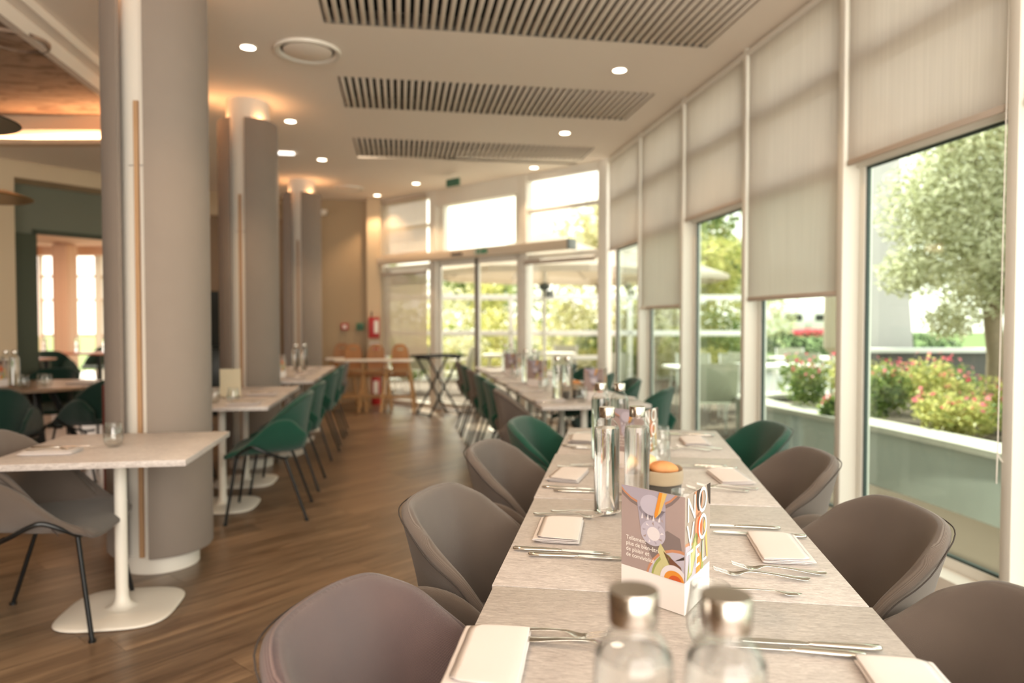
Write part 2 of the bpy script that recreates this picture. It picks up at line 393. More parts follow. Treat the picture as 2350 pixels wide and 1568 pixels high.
def plank_uv(b, poly, L):
    uvl = b.loops.layers.uv.active
    top = [b.verts.new((x, y, 0.0)) for x, y in poly]; lo = [b.verts.new((x, y, -0.004)) for x, y in poly]
    f = b.faces.new(top)
    for l, (x, y) in zip(f.loops, poly): l[uvl].uv = (x*pc+y*ps, -x*ps+y*pc)
    n = len(poly)
    for i in range(n): b.faces.new((lo[i], lo[(i+1) % n], top[(i+1) % n], top[i]))
PW, PL = 0.185, 1.22
planks = []
for j in range(-75, 80):
    off = random.random()*PL
    for i in range(-12, 18):
        s0 = i*PL+off; t0 = j*PW
        poly = [(s*pc - t*ps, s*ps + t*pc) for s, t in ((s0+.0008, t0+.0008), (s0+PL-.0008, t0+.0008), (s0+PL-.0008, t0+PW-.0008), (s0+.0008, t0+PW-.0008))]
        for a, b_, c in bounds:
            poly = clip_poly(poly, a, b_, c)
            if len(poly) < 3: break
        if len(poly) < 3: continue
        cx = sum(p[0] for p in poly)/len(poly); cy = sum(p[1] for p in poly)/len(poly)
        vis = 2.3 < cy < 12 and -0.74 < cx/cy < 0.12 and not (cx/cy > 0.02 and cy < 3.5)
        planks.append((cy if vis else 99+abs(cy), poly))
planks.sort(key=lambda t: t[0])
rest = BM()
for k, (d, poly) in enumerate(planks):
    if k < 290 and d < 90:
        b = BM(); plank_uv(b, poly, PL); obj('plank', mesh(b, 'plank', M['plank'], smooth=False, fixn=False), floor)
    else: plank_uv(rest, poly, PL)
o = obj('plank_field', mesh(rest, 'plank_field', M['plank'], smooth=False, fixn=False), floor); o['kind'] = 'stuff'

# ------------------------------------------------------------------ ceiling with three slatted grilles
GU0, GU1 = -0.475, 2.185
GV = [(4.02, 4.83), (5.86, 6.67), (7.76, 8.55)]
cb = BM()
def cbox(u0, u1, v0, v1, z0=CEIL, z1=CEIL+0.10): box(cb, u0, u1, v0, v1, z0, z1)
UL = -2.2
cbox(UL, GU0, -3, 14); cbox(GU1, 2.62, -3, 8.3)
vs = [-3]+[x for g in GV for x in g]+[14]
for i in range(0, len(vs), 2): cbox(GU0, GU1, vs[i], vs[i+1] if i < len(vs)-2 else 8.62)
cbox(-9, UL, 7.35, 14); prism(cb, [(GU0, 8.7), (2.62, 8.3), (2.60, 8.42), (-.12, 11.80), (GU0, 11.9)], CEIL, CEIL+.1)
for g in GV: box(cb, GU0-.05, GU1+.05, g[0]-.05, g[1]+.05, CEIL+.22, CEIL+.24)
struct('ceiling', mesh(cb, 'ceiling', M['ceiling'], smooth=False), (0, 0, 0), RA, label='cream plaster ceiling')
words3 = ['nearest the viewer, cut by the top of the picture', 'the middle one of three', 'the last one before the glass doors']
for gi, (v0, v1) in enumerate(GV):
    t = thing('ceiling_grille', 'slatted air grille in the ceiling, ' + words3[gi], 'air grille', R3(GU0, v0, CEIL), RA, 'slatted ceiling grilles')
    W_, D_ = GU1-GU0, v1-v0
    b = BM(); box(b, 0, W_, 0, D_, .20, .21); box(b, -.004, .0, 0, D_, .0, .2); box(b, W_, W_+.004, 0, D_, .0, .2); box(b, 0, W_, -.004, 0, .0, .2); box(b, 0, W_, D_, D_+.004, .0, .2)
    obj('grille_housing', mesh(b, 'grille_housing', M['dark'], smooth=False), t)
    n = 47; pit = W_/n
    b = BM(); box(b, -.0145, .0145, .002, D_-.002, -.002, .034)
    me = mesh(b, 'slat', M['slat'], bevel=.006)
    for k in range(n): obj('slat', me, t, ((k+.5)*pit, 0, 0))

# recessed mural canopy, cove and soffit on the far side of the columns
def murm():
    m, n, b = nodes('bronze_mural')
    tc = new(n, 'ShaderNodeTexCoord'); mp = new(n, 'ShaderNodeMapping'); mp.inputs['Scale'].default_value = (1.6, 3.2, 1); mp.inputs['Rotation'].default_value = (0, 0, 0.6)
    lk(n, tc.outputs['Object'], mp.inputs['Vector'])
    v = new(n, 'ShaderNodeTexNoise'); v.inputs['Scale'].default_value = 1.6; v.inputs['Detail'].default_value = 3; v.inputs['Distortion'].default_value = 2.8
    lk(n, mp.outputs[0], v.inputs['Vector'])
    r = new(n, 'ShaderNodeValToRGB'); e = r.color_ramp.elements; e[0].position = .38; e[0].color = (0.17, 0.11, 0.08, 1); e[1].position = .55; e[1].color = (0.38, 0.27, 0.20, 1)
    e2 = e.new(.47); e2.color = (0.36, 0.25, 0.185, 1)
    lk(n, v.outputs['Fac'], r.inputs[0]); lk(n, r.outputs[0], b.inputs['Base Color']); b.inputs['Roughness'].default_value = .6
    return m
M['mural'] = murm()
MZ = 3.13
struct('ceiling_mural', mesh(box(BM(), -6.2, UL-.16, -1.5, 7.25, MZ, MZ+.06), 'ceiling_mural', M['mural'], smooth=False), (0, 0, 0), RA, label='lowered ceiling panel with a bronze brushstroke mural')
b = BM(); box(b, UL-.16, UL-.10, -1.5, 7.3, MZ-.02, CEIL+.1); box(b, UL-.10, UL-.0, -1.5, 7.3, CEIL-.06, CEIL+.1)
struct('trim_1', mesh(b, 'trim_1', M['ceiling'], smooth=False), (0, 0, 0), RA, label='stepped plaster edge beside the mural panel')
# cove fascia: gentle arc
def arc_pts():
    out = []
    for i in range(15):
        x = -6.6 + i*0.27; y = 6.25 + 0.05*math.cos((x+4.2)*.8) - max(0, -4.55-x)**2*0.28
        out.append((x, y))
    return out
ap = arc_pts(); b = BM()
for i in range(len(ap)-1):
    (x0, y0), (x1, y1) = ap[i], ap[i+1]
    q = [b.verts.new(p) for p in ((x0, y0, 2.87), (x1, y1, 2.87), (x1, y1, MZ+.02), (x0, y0, MZ+.02))]; b.faces.new(q)
M['warmw'] = plain('cove_plaster', (0.74, 0.58, 0.42), .9)
struct('trim_2', mesh(b, 'trim_2', M['warmw'], smooth=True), label='curved cove band lit from below')
b = BM()
for i in range(len(ap)-1):
    (x0, y0), (x1, y1) = ap[i], ap[i+1]
    for (ya, yb, za, zb) in ((-.10, 0, 2.855, 2.87), (-.115, -.10, 2.855, 2.895)):
        box_pts = [(x0, y0+ya), (x1, y1+ya), (x1, y1+yb), (x0, y0+yb)]
        prism(b, box_pts, za, zb)
struct('trim_3', mesh(b, 'trim_3', M['warmw'], smooth=False), label='thin lip hiding the cove light')
t = thing('cove_light', 'warm strip light glowing along the curved ceiling cove', 'strip light', (0, 0, 0))
b = BM(); tube(b, [(x, y-.05, 2.88) for x, y in ap], .007, 6); obj('light_strip', mesh(b, 'light_strip', M['led']), t)
for x in (-5.4, -4.6, -3.8, -3.2):
    lamp('cove_glow', 'AREA', (x, 6.20, 2.90), 4.2, (1.0, .50, .22), shape='RECTANGLE', size=.8, size_y=.05, aim=(0, .28, 1))
struct('ceiling_soffit', mesh(prism(BM(), [(-6.6, 6.1), (-3.0, 6.25), (-3.15, 6.9), (-4.25, 8.7), (-6.6, 8.7)], 2.86, 2.98), 'ceiling_soffit', M['ceiling'], smooth=False), label='lower plaster soffit beyond the cove')

# green wall with the opening, portal beam and pillar (turned 37 degrees)
GA = math.radians(53.0)                      # wall runs along this angle from +x
gw = Vector((math.cos(GA), math.sin(GA)))
G0 = Vector((-5.06, 7.07))
def Gm(): return Matrix.Translation((G0.x, G0.y, 0)) @ Matrix.Rotation(GA, 4, 'Z')
b = BM(); g = Gm()
box(b, -1.2, 0.26, 0, .12, 0, 2.72, g); box(b, 0.26, 1.75, 0, .12, 2.24, 2.72, g); box(b, 1.75, 1.86, 0, .12, 0, 2.72, g)
struct('wall_left', mesh(b, 'wall_left', M['greenw'], smooth=False), label='sage green wall with a wide doorway')
b = BM(); box(b, 0.24, 0.275, -.015, .135, 0, 2.25, g); box(b, 1.735, 1.77, -.015, .135, 0, 2.25, g); box(b, .24, 1.77, -.015, .135, 2.22, 2.255, g)
struct('trim_4', mesh(b, 'trim_4', M['greend'], smooth=False), label='dark green casing of the doorway')
b = BM(); box(b, -1.0, 1.86, -.36, .05, 2.70, 2.87, g)
struct('beam', mesh(b, 'beam', M['beige'], smooth=False), label='beige beam over the green doorway wall')
b = BM(); box(b, -.9, -.03, -.36, -.02, 0, 2.70, g)
struct('pillar', mesh(b, 'pillar', M['beige'], smooth=False), label='beige pillar before the green wall')
t = thing('door_1', None, None, (*(G0 + gw*0.26 + Vector((gw.y, -gw.x))*0.03), 0), GA + PI + .16); t['kind'] = 'structure'; t['label'] = 'open sage green door leaf'
obj('door_leaf', mesh(box(BM(), 0, .80, -.02, .02, .01, 2.2), 'door_leaf', M['greend'], bevel=.004), t)
b = BM(); tube(b, [(.70, .02, 1.02), (.70, .06, 1.02), (.60, .06, 1.02)], .009); tube(b, [(.70, -.02, 1.02), (.70, -.06, 1.02), (.60, -.06, 1.02)], .009)
obj('door_handle', mesh(b, 'door_handle', M['steel']), t)

sbox('wall_left_light_block', -5.75, -5.6, -3.0, 5.9, 0, 3.2, M['brownw'], label='unseen brown wall added past the pendant lamps to block sky light')  # added out of view to keep sky light off the columns
sbox('wall_rear_light_block', -5.75, -1.6, -3.1, -2.95, 0, CEIL, M['beige'], label='unseen beige wall added behind the viewer to block sky light')  # unseen partial wall, added to cut sky light coming from behind
# room seen through the doorway
sbox('wall_far_room', -13.4, -10.25, 15.0, 15.2, 0, 2.9, M['pink'])
sbox('trim_5', -13.4, -7.2, 14.95, 15.25, 2.72, 2.95, M['pink'], label='plaster head over the far windows')
sbox('wall_far_room_side', -13.4, -13.2, 8, 15.2, 0, 2.9, M['pink'])
sbox('ceiling_far_room', -13.4, -5.2, 7.9, 15.3, 2.9, 3.0, M['pink'])
sbox('pillar_far_room', -9.27, -8.93, 14.2, 14.6, 0, 2.9, M['pink'], label='round-edged warm pillar in the room beyond the doorway', bevel=.08)
for i, (x0, x1) in enumerate(((-10.05, -9.42), (-9.38, -8.8), (-8.76, -8.1))):
    t = thing('window_%d' % (11+i), None, None, (x0, 15.0, 0)); t['kind'] = 'structure'; w = x1-x0
    b = BM(); box(b, 0, .05, 0, .1, 0, 2.72); box(b, w-.05, w, 0, .1, 0, 2.72)
    for z in (0, 1.0, 1.75, 2.25): box(b, .05, w-.05, 0, .1, z, z+.05)
    obj('window_frame', mesh(b, 'window_frame', M['frame'], smooth=False), t)
for i, x in enumerate((-10.45, -10.12)):
    def cf(u, v, x=x): return (x+u*.16, 14.8+.03*math.sin(u*14), 2.85*v+.02)
    tag(obj('curtain', mesh(gridsurf(BM(), cf, 30, 2), 'curtain', M['pink'], solid=.004)), ['pale curtain hanging at the far room window, outer one', 'pale curtain hanging at the far room window, inner one'][i], 'curtain')
lamp('far_room_glow', 'AREA', (-8.5, 11.5, 2.85), 70, (1.0, .62, .38), shape='SQUARE', size=2.5, aim=(0, 0, -1))

# ------------------------------------------------------------------ end walls
WU = 2.475
b = BM(); box(b, -4.35, -.42, 11.68, 11.8, 0, CEIL)
struct('wall_back', mesh(b, 'wall_back', M['tan'], smooth=False), (0, 0, 0), RA, label='tan wall beyond the last column')
b = BM(); box(b, -.50, -.28, 11.50, 11.72, 0, CEIL); struct('trim_6', mesh(b, 'trim_6', M['beige'], smooth=False), (0, 0, 0), RA, label='pale post between tan wall and glazing')
b = BM(); box(b, -4.35, -2.1, 11.3, 11.66, 2.93, CEIL); struct('beam_bar', mesh(b, 'beam_bar', M['beige'], smooth=False), (0, 0, 0), RA, label='pale bulkhead over the bar')
b = BM(); box(b, -4.35, -1.3, 11.62, 11.68, 0, 2.93); struct('wall_bar', mesh(b, 'wall_bar', M['brownw'], smooth=False), (0, 0, 0), RA, label='brown wall panel behind the bar')

# ------------------------------------------------------------------ window wall on the terrace side
posts = [2.54+1.14*k for k in range(-4, 6)]
SILL = 0.13
b = BM(); box(b, WU-.02, WU+.22, -2.2, 8.32, 0, SILL)
struct('baseboard_right', mesh(b, 'baseboard_right', M['white'], smooth=False, bevel=.004), (0, 0, 0), RA, label='white sill along the glazing')
b = BM(); box(b, WU+.12, WU+.3, -2.2, 8.35, CEIL-.02, CEIL+.3)
struct('trim_7', mesh(b, 'trim_7', M['frame'], smooth=False), (0, 0, 0), RA)
nwin = 0
blinds = {}
for i, v in enumerate(posts[:-1]):
    v1 = posts[i+1]; nwin += 1
    t = thing('window_%d' % nwin, None, None, R3(WU, v, 0), RA); t['kind'] = 'structure'
    L_ = 1.14
    b = BM(); box(b, 0, .115, -.025, .028, SILL, CEIL); obj('mullion', mesh(b, 'mullion', M['frame'], bevel=.003), t)
    b = BM()
    box(b, .10, .15, .035, .075, SILL, CEIL); box(b, .10, .15, L_-.075, L_-.03, SILL, CEIL); box(b, .10, .15, .075, L_-.075, SILL, SILL+.05); box(b, .10, .15, .075, L_-.075, CEIL-.08, CEIL)
    for z in (2.17, 2.72): box(b, .08, .15, .035, L_-.03, z, z+.07)
    obj('window_frame', mesh(b, 'window_frame', M['frame'], bevel=.002), t)
    b = BM(); 
    for (z0, z1) in ((SILL+.05, 2.17), (2.24, 2.72), (2.79, CEIL-.08)):
        y0, y1 = .075, L_-.075
        box(b, .108, .128, y0, y0+.014, z0, z1); box(b, .108, .128, y1-.014, y1, z0, z1); box(b, .108, .128, y0, y1, z1-.012, z1); box(b, .108, .128, y0, y1, z0, z0+.012)
    obj('gasket', mesh(b, 'gasket', M['gasket'], smooth=False), t)
    for (z0, z1) in ((SILL+.05, 2.17), (2.24, 2.72), (2.79, CEIL-.08)):
        obj('pane', mesh(box(BM(), .116, .120, .08, L_-.08, z0+.005, z1-.005), 'pane', M['pane2'] if z0 < 1 else M['pane'], smooth=False), t)
bdrop = {7: 2.17, 6: 1.44, 5: 2.19, 4: 1.46, 3: 2.17, 2: 2.17, 1: 2.17, 0: 2.17, 8: 2.2}
bl = {3: 'screen blind on the first full window, drawn a third of the way', 4: 'screen blind second along the glazing, drawn half way down', 5: 'shorter screen blind third along, between two long blinds',
      6: 'long screen blind fourth along the glazing', 7: 'screen blind fifth along, just before the corner of the glass'}
# posts index: 0..9 at 2.54-4.56 ...; window between posts[4] and posts[5] is the first fully seen
for i, v in enumerate(posts[:-1]):
    k = i
    drop = {4: 2.175, 5: 1.45, 6: 2.18, 7: 1.43, 8: 2.15}.get(i, 2.17)
    lab = {4: 'beige screen blind on the window with the olive tree, rolled to a third', 5: 'beige screen blind drawn half way, second along the glazing', 6: 'short beige screen blind, third along between two long ones',
           7: 'long beige screen blind, fourth along the glazing', 8: 'beige screen blind nearest the glass doors, fifth along'}.get(i)
    if lab is None:
        if i < 3: continue
        lab = 'beige screen blind cut off by the picture edge beside the nearest mullion'
    t = thing('roller_blind', lab, 'blind', R3(WU, v, 0), RA, 'screen blinds along the glazing')
    ys = (.036, 1.14-.045)
    def bf(u, w_, ys=ys, drop=drop): return (.016 + .004*math.sin(u*3)*(1-w_), ys[0]+(ys[1]-ys[0])*(u+1)/2, drop+.03 + (CEIL-.05-drop-.03)*w_)
    obj('blind_cloth', mesh(gridsurf(BM(), bf, 9, 6), 'blind_cloth', M['blind'], solid=.0012), t)
    obj('hem_bar', mesh(box(BM(), .008, .026, ys[0], ys[1], drop, drop+.032), 'hem_bar', M['hem'], bevel=.005), t)
    b = BM(); tube(b, [(.02, ys[0]-.012, CEIL-.035), (.02, ys[1]+.012, CEIL-.035)], .024, 12); obj('roller', mesh(b, 'roller', M['white']), t)
    b = BM(); tube(b, [(.03, .037, CEIL-.05), (.02, .036, .8)], .0025, 5)
    tube(b, smoothpath([(.02, .036, .82), (.015, .03, .76), (.0, .02, .72), (-.015, .03, .76), (-.01, .035, .82), (.01, .036, CEIL-.05)], 5), .0025, 5)
    if i in (3, 4): obj('bead_chain', mesh(b, 'bead_chain', M['white']), t)
    else: b.free()

# ------------------------------------------------------------------ end glazing with sliding doors
EAng = math.atan2(EV.y, EV.x)               # local x along the wall (towards the tan wall), local -y outward
def EB(): return Matrix.Rotation(0, 4, 'Z')
def egl(name): return None
OUTS = -1 if (Vector((-math.sin(EAng), math.cos(EAng))).dot(EN) < 0) else 1   # sign of local y that is outside
def eo(x0, x1, y0, y1, z0, z1, b):
    ya, yb = sorted((y0*OUTS, y1*OUTS)); return box(b, x0, x1, ya, yb, z0, z1)
te = thing('window_10', None, None, (E0[0], E0[1], 0), EAng); te['kind'] = 'structure'; te['label'] = 'white glazed end wall with sliding doors'
L_ = ELEN
for x0, x1, d in ((-.02, .11, .12), (1.26, 1.40, .14), (3.03, 3.17, .14), (4.27, 4.39, .12)):
    obj('mullion', mesh(eo(x0, x1, 0, d, 0, CEIL, BM()), 'mullion', M['frame'], bevel=.003), te)
bars = [(a_, b_, .02, .10, z0, z1) for z0, z1 in ((2.10, 2.20), (CEIL-.10, CEIL), (0, .07), (2.75, 2.80)) for a_, b_ in ((.11, 1.26), (3.17, 4.27))]
bars += [(1.40, 3.03, .0, .16, CEIL-.24, CEIL), (1.40, 1.50, .06, .16, 2.3, CEIL-.24), (2.92, 3.03, .06, .16, 2.3, CEIL-.24), (1.40, 3.03, .02, .16, 2.222, 2.33)]
for q in bars: obj('transom', mesh(eo(*q, BM()), 'transom', M['frame'], bevel=.003), te)
for x0, x1, z0, z1 in ((.11, 1.26, .07, 2.1), (.11, 1.26, 2.2, 2.75), (.11, 1.26, 2.8, 3.17), (3.17, 4.27, .07, 2.1), (3.17, 4.27, 2.2, 2.75), (3.17, 4.27, 2.8, 3.17), (1.5, 2.92, 2.33, 3.03)):
    obj('pane', mesh(eo(x0, x1, .06, .064, z0, z1, BM()), 'pane', M['pane'], smooth=False), te)
# sliding door leaves
for i, (x0, x1) in enumerate(((1.42, 2.23), (2.23, 3.02))):
    t = thing('door_%d' % (i+2), None, None, (E0[0], E0[1], 0), EAng); t['kind'] = 'structure'; t['label'] = ['sliding glass door leaf nearer the long table', 'sliding glass door leaf nearer the tray stand'][i]
    b = BM(); eo(x0, x0+.045, .05, .09, .02, 2.22, b); eo(x1-.045, x1, .05, .09, .02, 2.22, b); eo(x0, x1, .05, .09, .02, .10, b); eo(x0, x1, .05, .09, 2.14, 2.22, b)
    obj('door_frame', mesh(b, 'door_frame', M['frame'], smooth=False), t)
    xm = 2.215 if i == 0 else 2.235
    b = BM(); eo(xm-.018, xm+.018, .045, .095, .02, 2.22, b); obj('meeting_stile', mesh(b, 'meeting_stile', plain('door_profile', (.20, .19, .16), .4), smooth=False), t)
    obj('pane', mesh(eo(x0+.045, x1-.045, .068, .072, .1, 2.14, BM()), 'pane', M['pane'], smooth=False), t)
t = thing('door_operator', 'long cream sliding-door operator box above the glass doors', 'door operator', (E0[0], E0[1], 0), EAng)
obj('cover', mesh(eo(.46, 4.24, -.16, -.005, 2.215, 2.335, BM()), 'cover', plain('operator_cream', (.70, .60, .47), .35), bevel=.006), t)
obj('end_cap', mesh(eo(.43, .46, -.165, -.0, 2.21, 2.34, BM()), 'end_cap', plain('grey_end_cap', (.22, .26, .27), .4), bevel=.004), t)
b = BM(); eo(2.30, 2.52, -.185, -.16, 2.255, 2.285, b); obj('sensor', mesh(b, 'sensor', M['black'], bevel=.008), t)
# exit pictogram panel: small running-man style marks and arrow in green on white
b = BM(); eo(1.82, 2.06, -.166, -.160, 2.245, 2.31, b); o_ = obj('exit_sign', mesh(b, 'exit_sign', plain('sign_green', (.015, .24, .12), .4), smooth=False), t)
b = BM()
for x0, x1, z0, z1 in ((2.02, 2.05, 2.252, 2.303), (1.975, 1.985, 2.252, 2.29), (1.93, 1.945, 2.255, 2.303), (1.84, 1.875, 2.275, 2.285)): eo(x0, x1, -.169, -.166, z0, z1, b)
obj('exit_mark', mesh(b, 'exit_mark', M['white'], smooth=False), o_)
t = thing('roller_blind', 'thin see-through screen covering the glazed bay beside the fire extinguisher', 'blind', (E0[0], E0[1], 0), EAng, 'screens on the end glazing')
def eblind(x0, x1, z0, z1, t, mat):
    b = BM(); eo(x0, x1, -.03, -.029, z0, z1, b); obj('blind_cloth', mesh(b, 'blind_cloth', mat, smooth=False), t)
    b = BM(); eo(x0, x1, -.038, -.022, z0-.03, z0, b); obj('hem_bar', mesh(b, 'hem_bar', M['hem'], bevel=.004), t)
    b = BM(); tube(b, [(x0, -.045*OUTS, z1+.02), (x1, -.045*OUTS, z1+.02)], .026, 10); obj('roller', mesh(b, 'roller', M['hem']), t)
eblind(3.19, 4.25, .80, 2.05, t, M['blind_thin'])
t = thing('roller_blind', 'pale screen filling the upper end bay above the door operator', 'blind', (E0[0], E0[1], 0), EAng, 'screens on the end glazing')
eblind(3.19, 4.25, 2.38, 3.20, t, M['blind_thin'])
t = thing('roller_blind', 'rolled-up grey screen under the transom beside the corner post', 'blind', (E0[0], E0[1], 0), EAng, 'screens on the end glazing')
b = BM(); tube(b, [(.13, -.04*OUTS, 2.09), (1.24, -.04*OUTS, 2.09)], .032, 10); obj('roller', mesh(b, 'roller', M['hem']), t)
o_ = thing('exit_light', 'small green emergency sign hung from the ceiling above the doors', 'exit sign', (*R(.72, 9.45), 0), EAng)
b = BM(); box(b, -.12, .12, -.012, .012, CEIL-.16, CEIL-.06); obj('sign_plate', mesh(b, 'sign_plate', plain('dull_green_sign', (.05, .16, .10), .4), smooth=False), o_)
b = BM(); tube(b, [(0, 0, CEIL-.06), (0, 0, CEIL)], .008, 6); obj('stem', mesh(b, 'stem', M['white']), o_)

# ------------------------------------------------------------------ round columns
def column(name, X, Y, label, top=3.08):
    t = thing(name, None, None, (X, Y, 0)); t['kind'] = 'structure'; t['label'] = label
    b = BM(); lathe(b, [(.188, 0), (.188, .085), (.182, .09), (.182, CEIL)], 40); obj('core', mesh(b, 'core', M['white']), t)
    ro, ri = .258, .236
    def shell(a0, a1, z0, z1, nm):
        b = BM(); n = 26; pr = []
        sec = [(ro, z0+.012), (ro, z1-.012), (ro-.008, z1), (ri, z1), (ri, z0), (ro-.008, z0)]
        uvl = b.loops.layers.uv.active; rings = []
        for i in range(n+1):
            a = a0+(a1-a0)*i/n; rings.append([b.verts.new((r*math.cos(a), r*math.sin(a), z)) for r, z in sec])
        for i in range(n):
            for k in range(6):
                f = b.faces.new((rings[i][k], rings[i+1][k], rings[i+1][(k+1) % 6], rings[i][(k+1) % 6]))
                for l, (ii, kk) in zip(f.loops, ((i, k), (i+1, k), (i+1, (k+1) % 6), (i, (k+1) % 6))):
                    l[uvl].uv = ((a1-a0)*ii/n*ro, sec[kk][1])
        b.faces.new(rings[0][::-1]); b.faces.new(rings[-1])
        obj(nm, mesh(b, nm, M['felt']), t)
    g0 = math.radians(-90-2)
    hw = math.radians(15)
    shell(g0+hw, g0+hw+math.radians(152), .095, top, 'felt_panel')
    shell(g0-hw-math.radians(152), g0-hw, .095, top, 'felt_panel')
    # oak batten in the slot facing the aisle
    a = g0; p = Vector((math.cos(a), math.sin(a)))*.19
    b = BM(); box(b, -.011, .011, -.008, .008, .09, 2.42); obj('oak_batten', mesh(b, 'oak_batten', M['oak_strip'], smooth=False), t, (p.x, p.y, 0), a+PI/2)
    b = BM(); box(b, -.047, .047, -.001, .003, 2.095, 2.10); obj('joint_line', mesh(b, 'joint_line', M['greyink'], smooth=False), t, (p.x*.965, p.y*.965, 0), a+PI/2)
    for k in (55, 125, -55, -125):
        a = g0+math.radians(k)
        lamp('column_glow', 'POINT', (X+.212*math.cos(a), Y+.212*math.sin(a), top-.015), 1.1, (1.0, .48, .2), shadow_soft_size=.012)
    return t
column('column_near', -1.895, 3.79, 'round column wrapped in grey felt, beside the nearest small table')
column('column_middle', -2.375, 6.40, 'round felt-clad column in the middle of the row')
column('column_far', -2.93, 9.9, 'round felt-clad column nearest the tan wall')

# ------------------------------------------------------------------ ceiling fittings
dl = [(-1.89, 5.11, 'downlight near the round air vent'), (-2.17, 6.97, 'downlight beside the middle column'), (.84, 5.57, 'downlight between the first two grilles, window side'),
      (.55, 7.4, 'downlight between the second and third grille'), (.28, 9.05, 'downlight beyond the last grille'), (-1.36, 10.07, 'downlight before the glazed end bay'), (-2.09, 11.0, 'downlight close to the tan wall'),
      (-.95, 2.75, 'downlight above the aisle before the nearest small table'), (1.0, 3.75, 'downlight above the window side chairs'), (-1.25, 1.8, 'downlight over the aisle near the viewer'), (-2.3, 8.6, 'downlight over the far small tables')]
ring = mesh(lathe(BM(), [(.050, -.001), (.064, -.004), (.066, 0), (.066, .004)], 24), 'trim_ring', M['white'])
disc = mesh(lathe(BM(), [(0, .0), (.051, .0)], 24), 'lens', M['bulb'])
for i, (x, y, l) in enumerate(dl):
    if i in (7, 8, 9, 10): vis = False
    t = thing('downlight', 'small round recessed ' + l, 'downlight', (x, y, CEIL-.003), 0, 'recessed downlights')
    obj('trim_ring', ring, t); obj('lens', disc, t)
    lamp('downlight_lamp', 'SPOT', (x, y, CEIL-.03), 38 if x < -.8 else 18, (1.0, .66, .38), spot_size=math.radians(105), spot_blend=.5, shadow_soft_size=.03, aim=(0, 0, -1))
t = thing('emergency_light', 'small white rectangular emergency light in the ceiling', 'light', (-2.63, 8.24, CEIL-.012), RA)
obj('lens', mesh(box(BM(), -.10, .10, -.03, .03, -.01, .01), 'lens', emit('cool_lens', (1, .95, .88), 2.2), smooth=False, bevel=.003), t)
for x, y, z, r, l in ((-1.48, 5.17, CEIL, .235, 'round white ceiling air vent beside the nearest downlight'), (-2.39, 10.4, CEIL, .22, 'round air vent far along the ceiling above the tan wall'), (-3.22, 4.62, MZ, .2, 'round air vent set in the bronze mural')):
    t = thing('air_vent', l, 'air vent', (x, y, z-.004), 0, 'round ceiling vents')
    b = BM(); lathe(b, [(r*.80, .003), (r*.84, -.012), (r*.97, -.018), (r, -.006), (r, .003)], 48); obj('vent_rim', mesh(b, 'vent_rim', M['white'] if z == CEIL else M['mural']), t)
    b = BM(); lathe(b, [(0, .002), (r*.8, .002)], 48); obj('vent_gap', mesh(b, 'vent_gap', M['dark']), t)
    b = BM(); lathe(b, [(0, -.012), (r*.70, -.012), (r*.735, -.008), (r*.735, .001)], 48); obj('vent_disc', mesh(b, 'vent_disc', M['ceiling'] if z == CEIL else M['mural']), t)
# pendant lamps at the edge of the picture
for X, Y, z, r, m, l in ((-3.05, 3.85, 2.42, .33, 'blackd', 'black disc pendant lamp'), (-3.93, 5.2, 2.24, .36, 'gold', 'gold disc pendant lamp below the black one')):
    t = thing('pendant_lamp', l + ', cut by the picture edge', 'pendant lamp', (X, Y, z), 0)
    b = BM(); lathe(b, [(0, .05), (.05, .048), (r*.7, .02), (r, -.018), (r*.98, -.024), (r*.5, -.02), (0, -.018)], 40); obj('lamp_shade', mesh(b, 'lamp_shade', M[m]), t)
    b = BM(); tube(b, [(0, 0, .05), (0, 0, MZ-z)], .004, 6); obj('cord', mesh(b, 'cord', M['black']), t)

# ------------------------------------------------------------------ upholstered shell chairs (local +y is the way the sitter faces)
def smooth01(t): t = max(0, min(1, t)); return t*t*(3-2*t)
def back_fn(u, v):
    w = .250 + (.236-.250)*v
    au = abs(u)
    corner = 1 - .06*smooth01((v-.72)/.28)**2
    x = u*w*corner + .0
    z = .445 + .388*v - (.014*au**2 + .040*smooth01((au-.62)/.38)**2)*smooth01((v-.55)/.45)
    curl = (.27*(1-v) + .100)
    y = -.245 - .062*v + curl*(.25*au**2+.75*au**4.2)
    y += .012*math.sin(PI*v)*(1-au)
    return (x, y, z)
def tub_fn(u, v):
    au = abs(u); y = .235 - .505*v
    F = .0 + .205*smooth01((v-.06)/.62)*(1 - .62*smooth01((v-.80)/.2))
    zc = .452 - .03*smooth01((.12-v)/.12) + .012*math.cos(v*PI)*(-1) + .02*smooth01((v-.86)/.14)
    fw = .215 + .02*smooth01(v/.5) - .025*smooth01((v-.75)/.25)
    if au < .56: x = au/.56*fw; z = zc + .012*(au/.56)**4; yy = y
    else:
        q = (au-.56)/.44
        x = fw + .038*math.sin(q*PI/2); z = zc + .012 + F*q**1.05; yy = y - .03*q*v
    front = smooth01((.10-v)/.10); x *= 1 - .07*front*(au**2)
    yy -= .03*front*au**4
    return (math.copysign(x, u), yy, z)
SEAM = plain('seam_thread', (.045, .036, .032), .9)
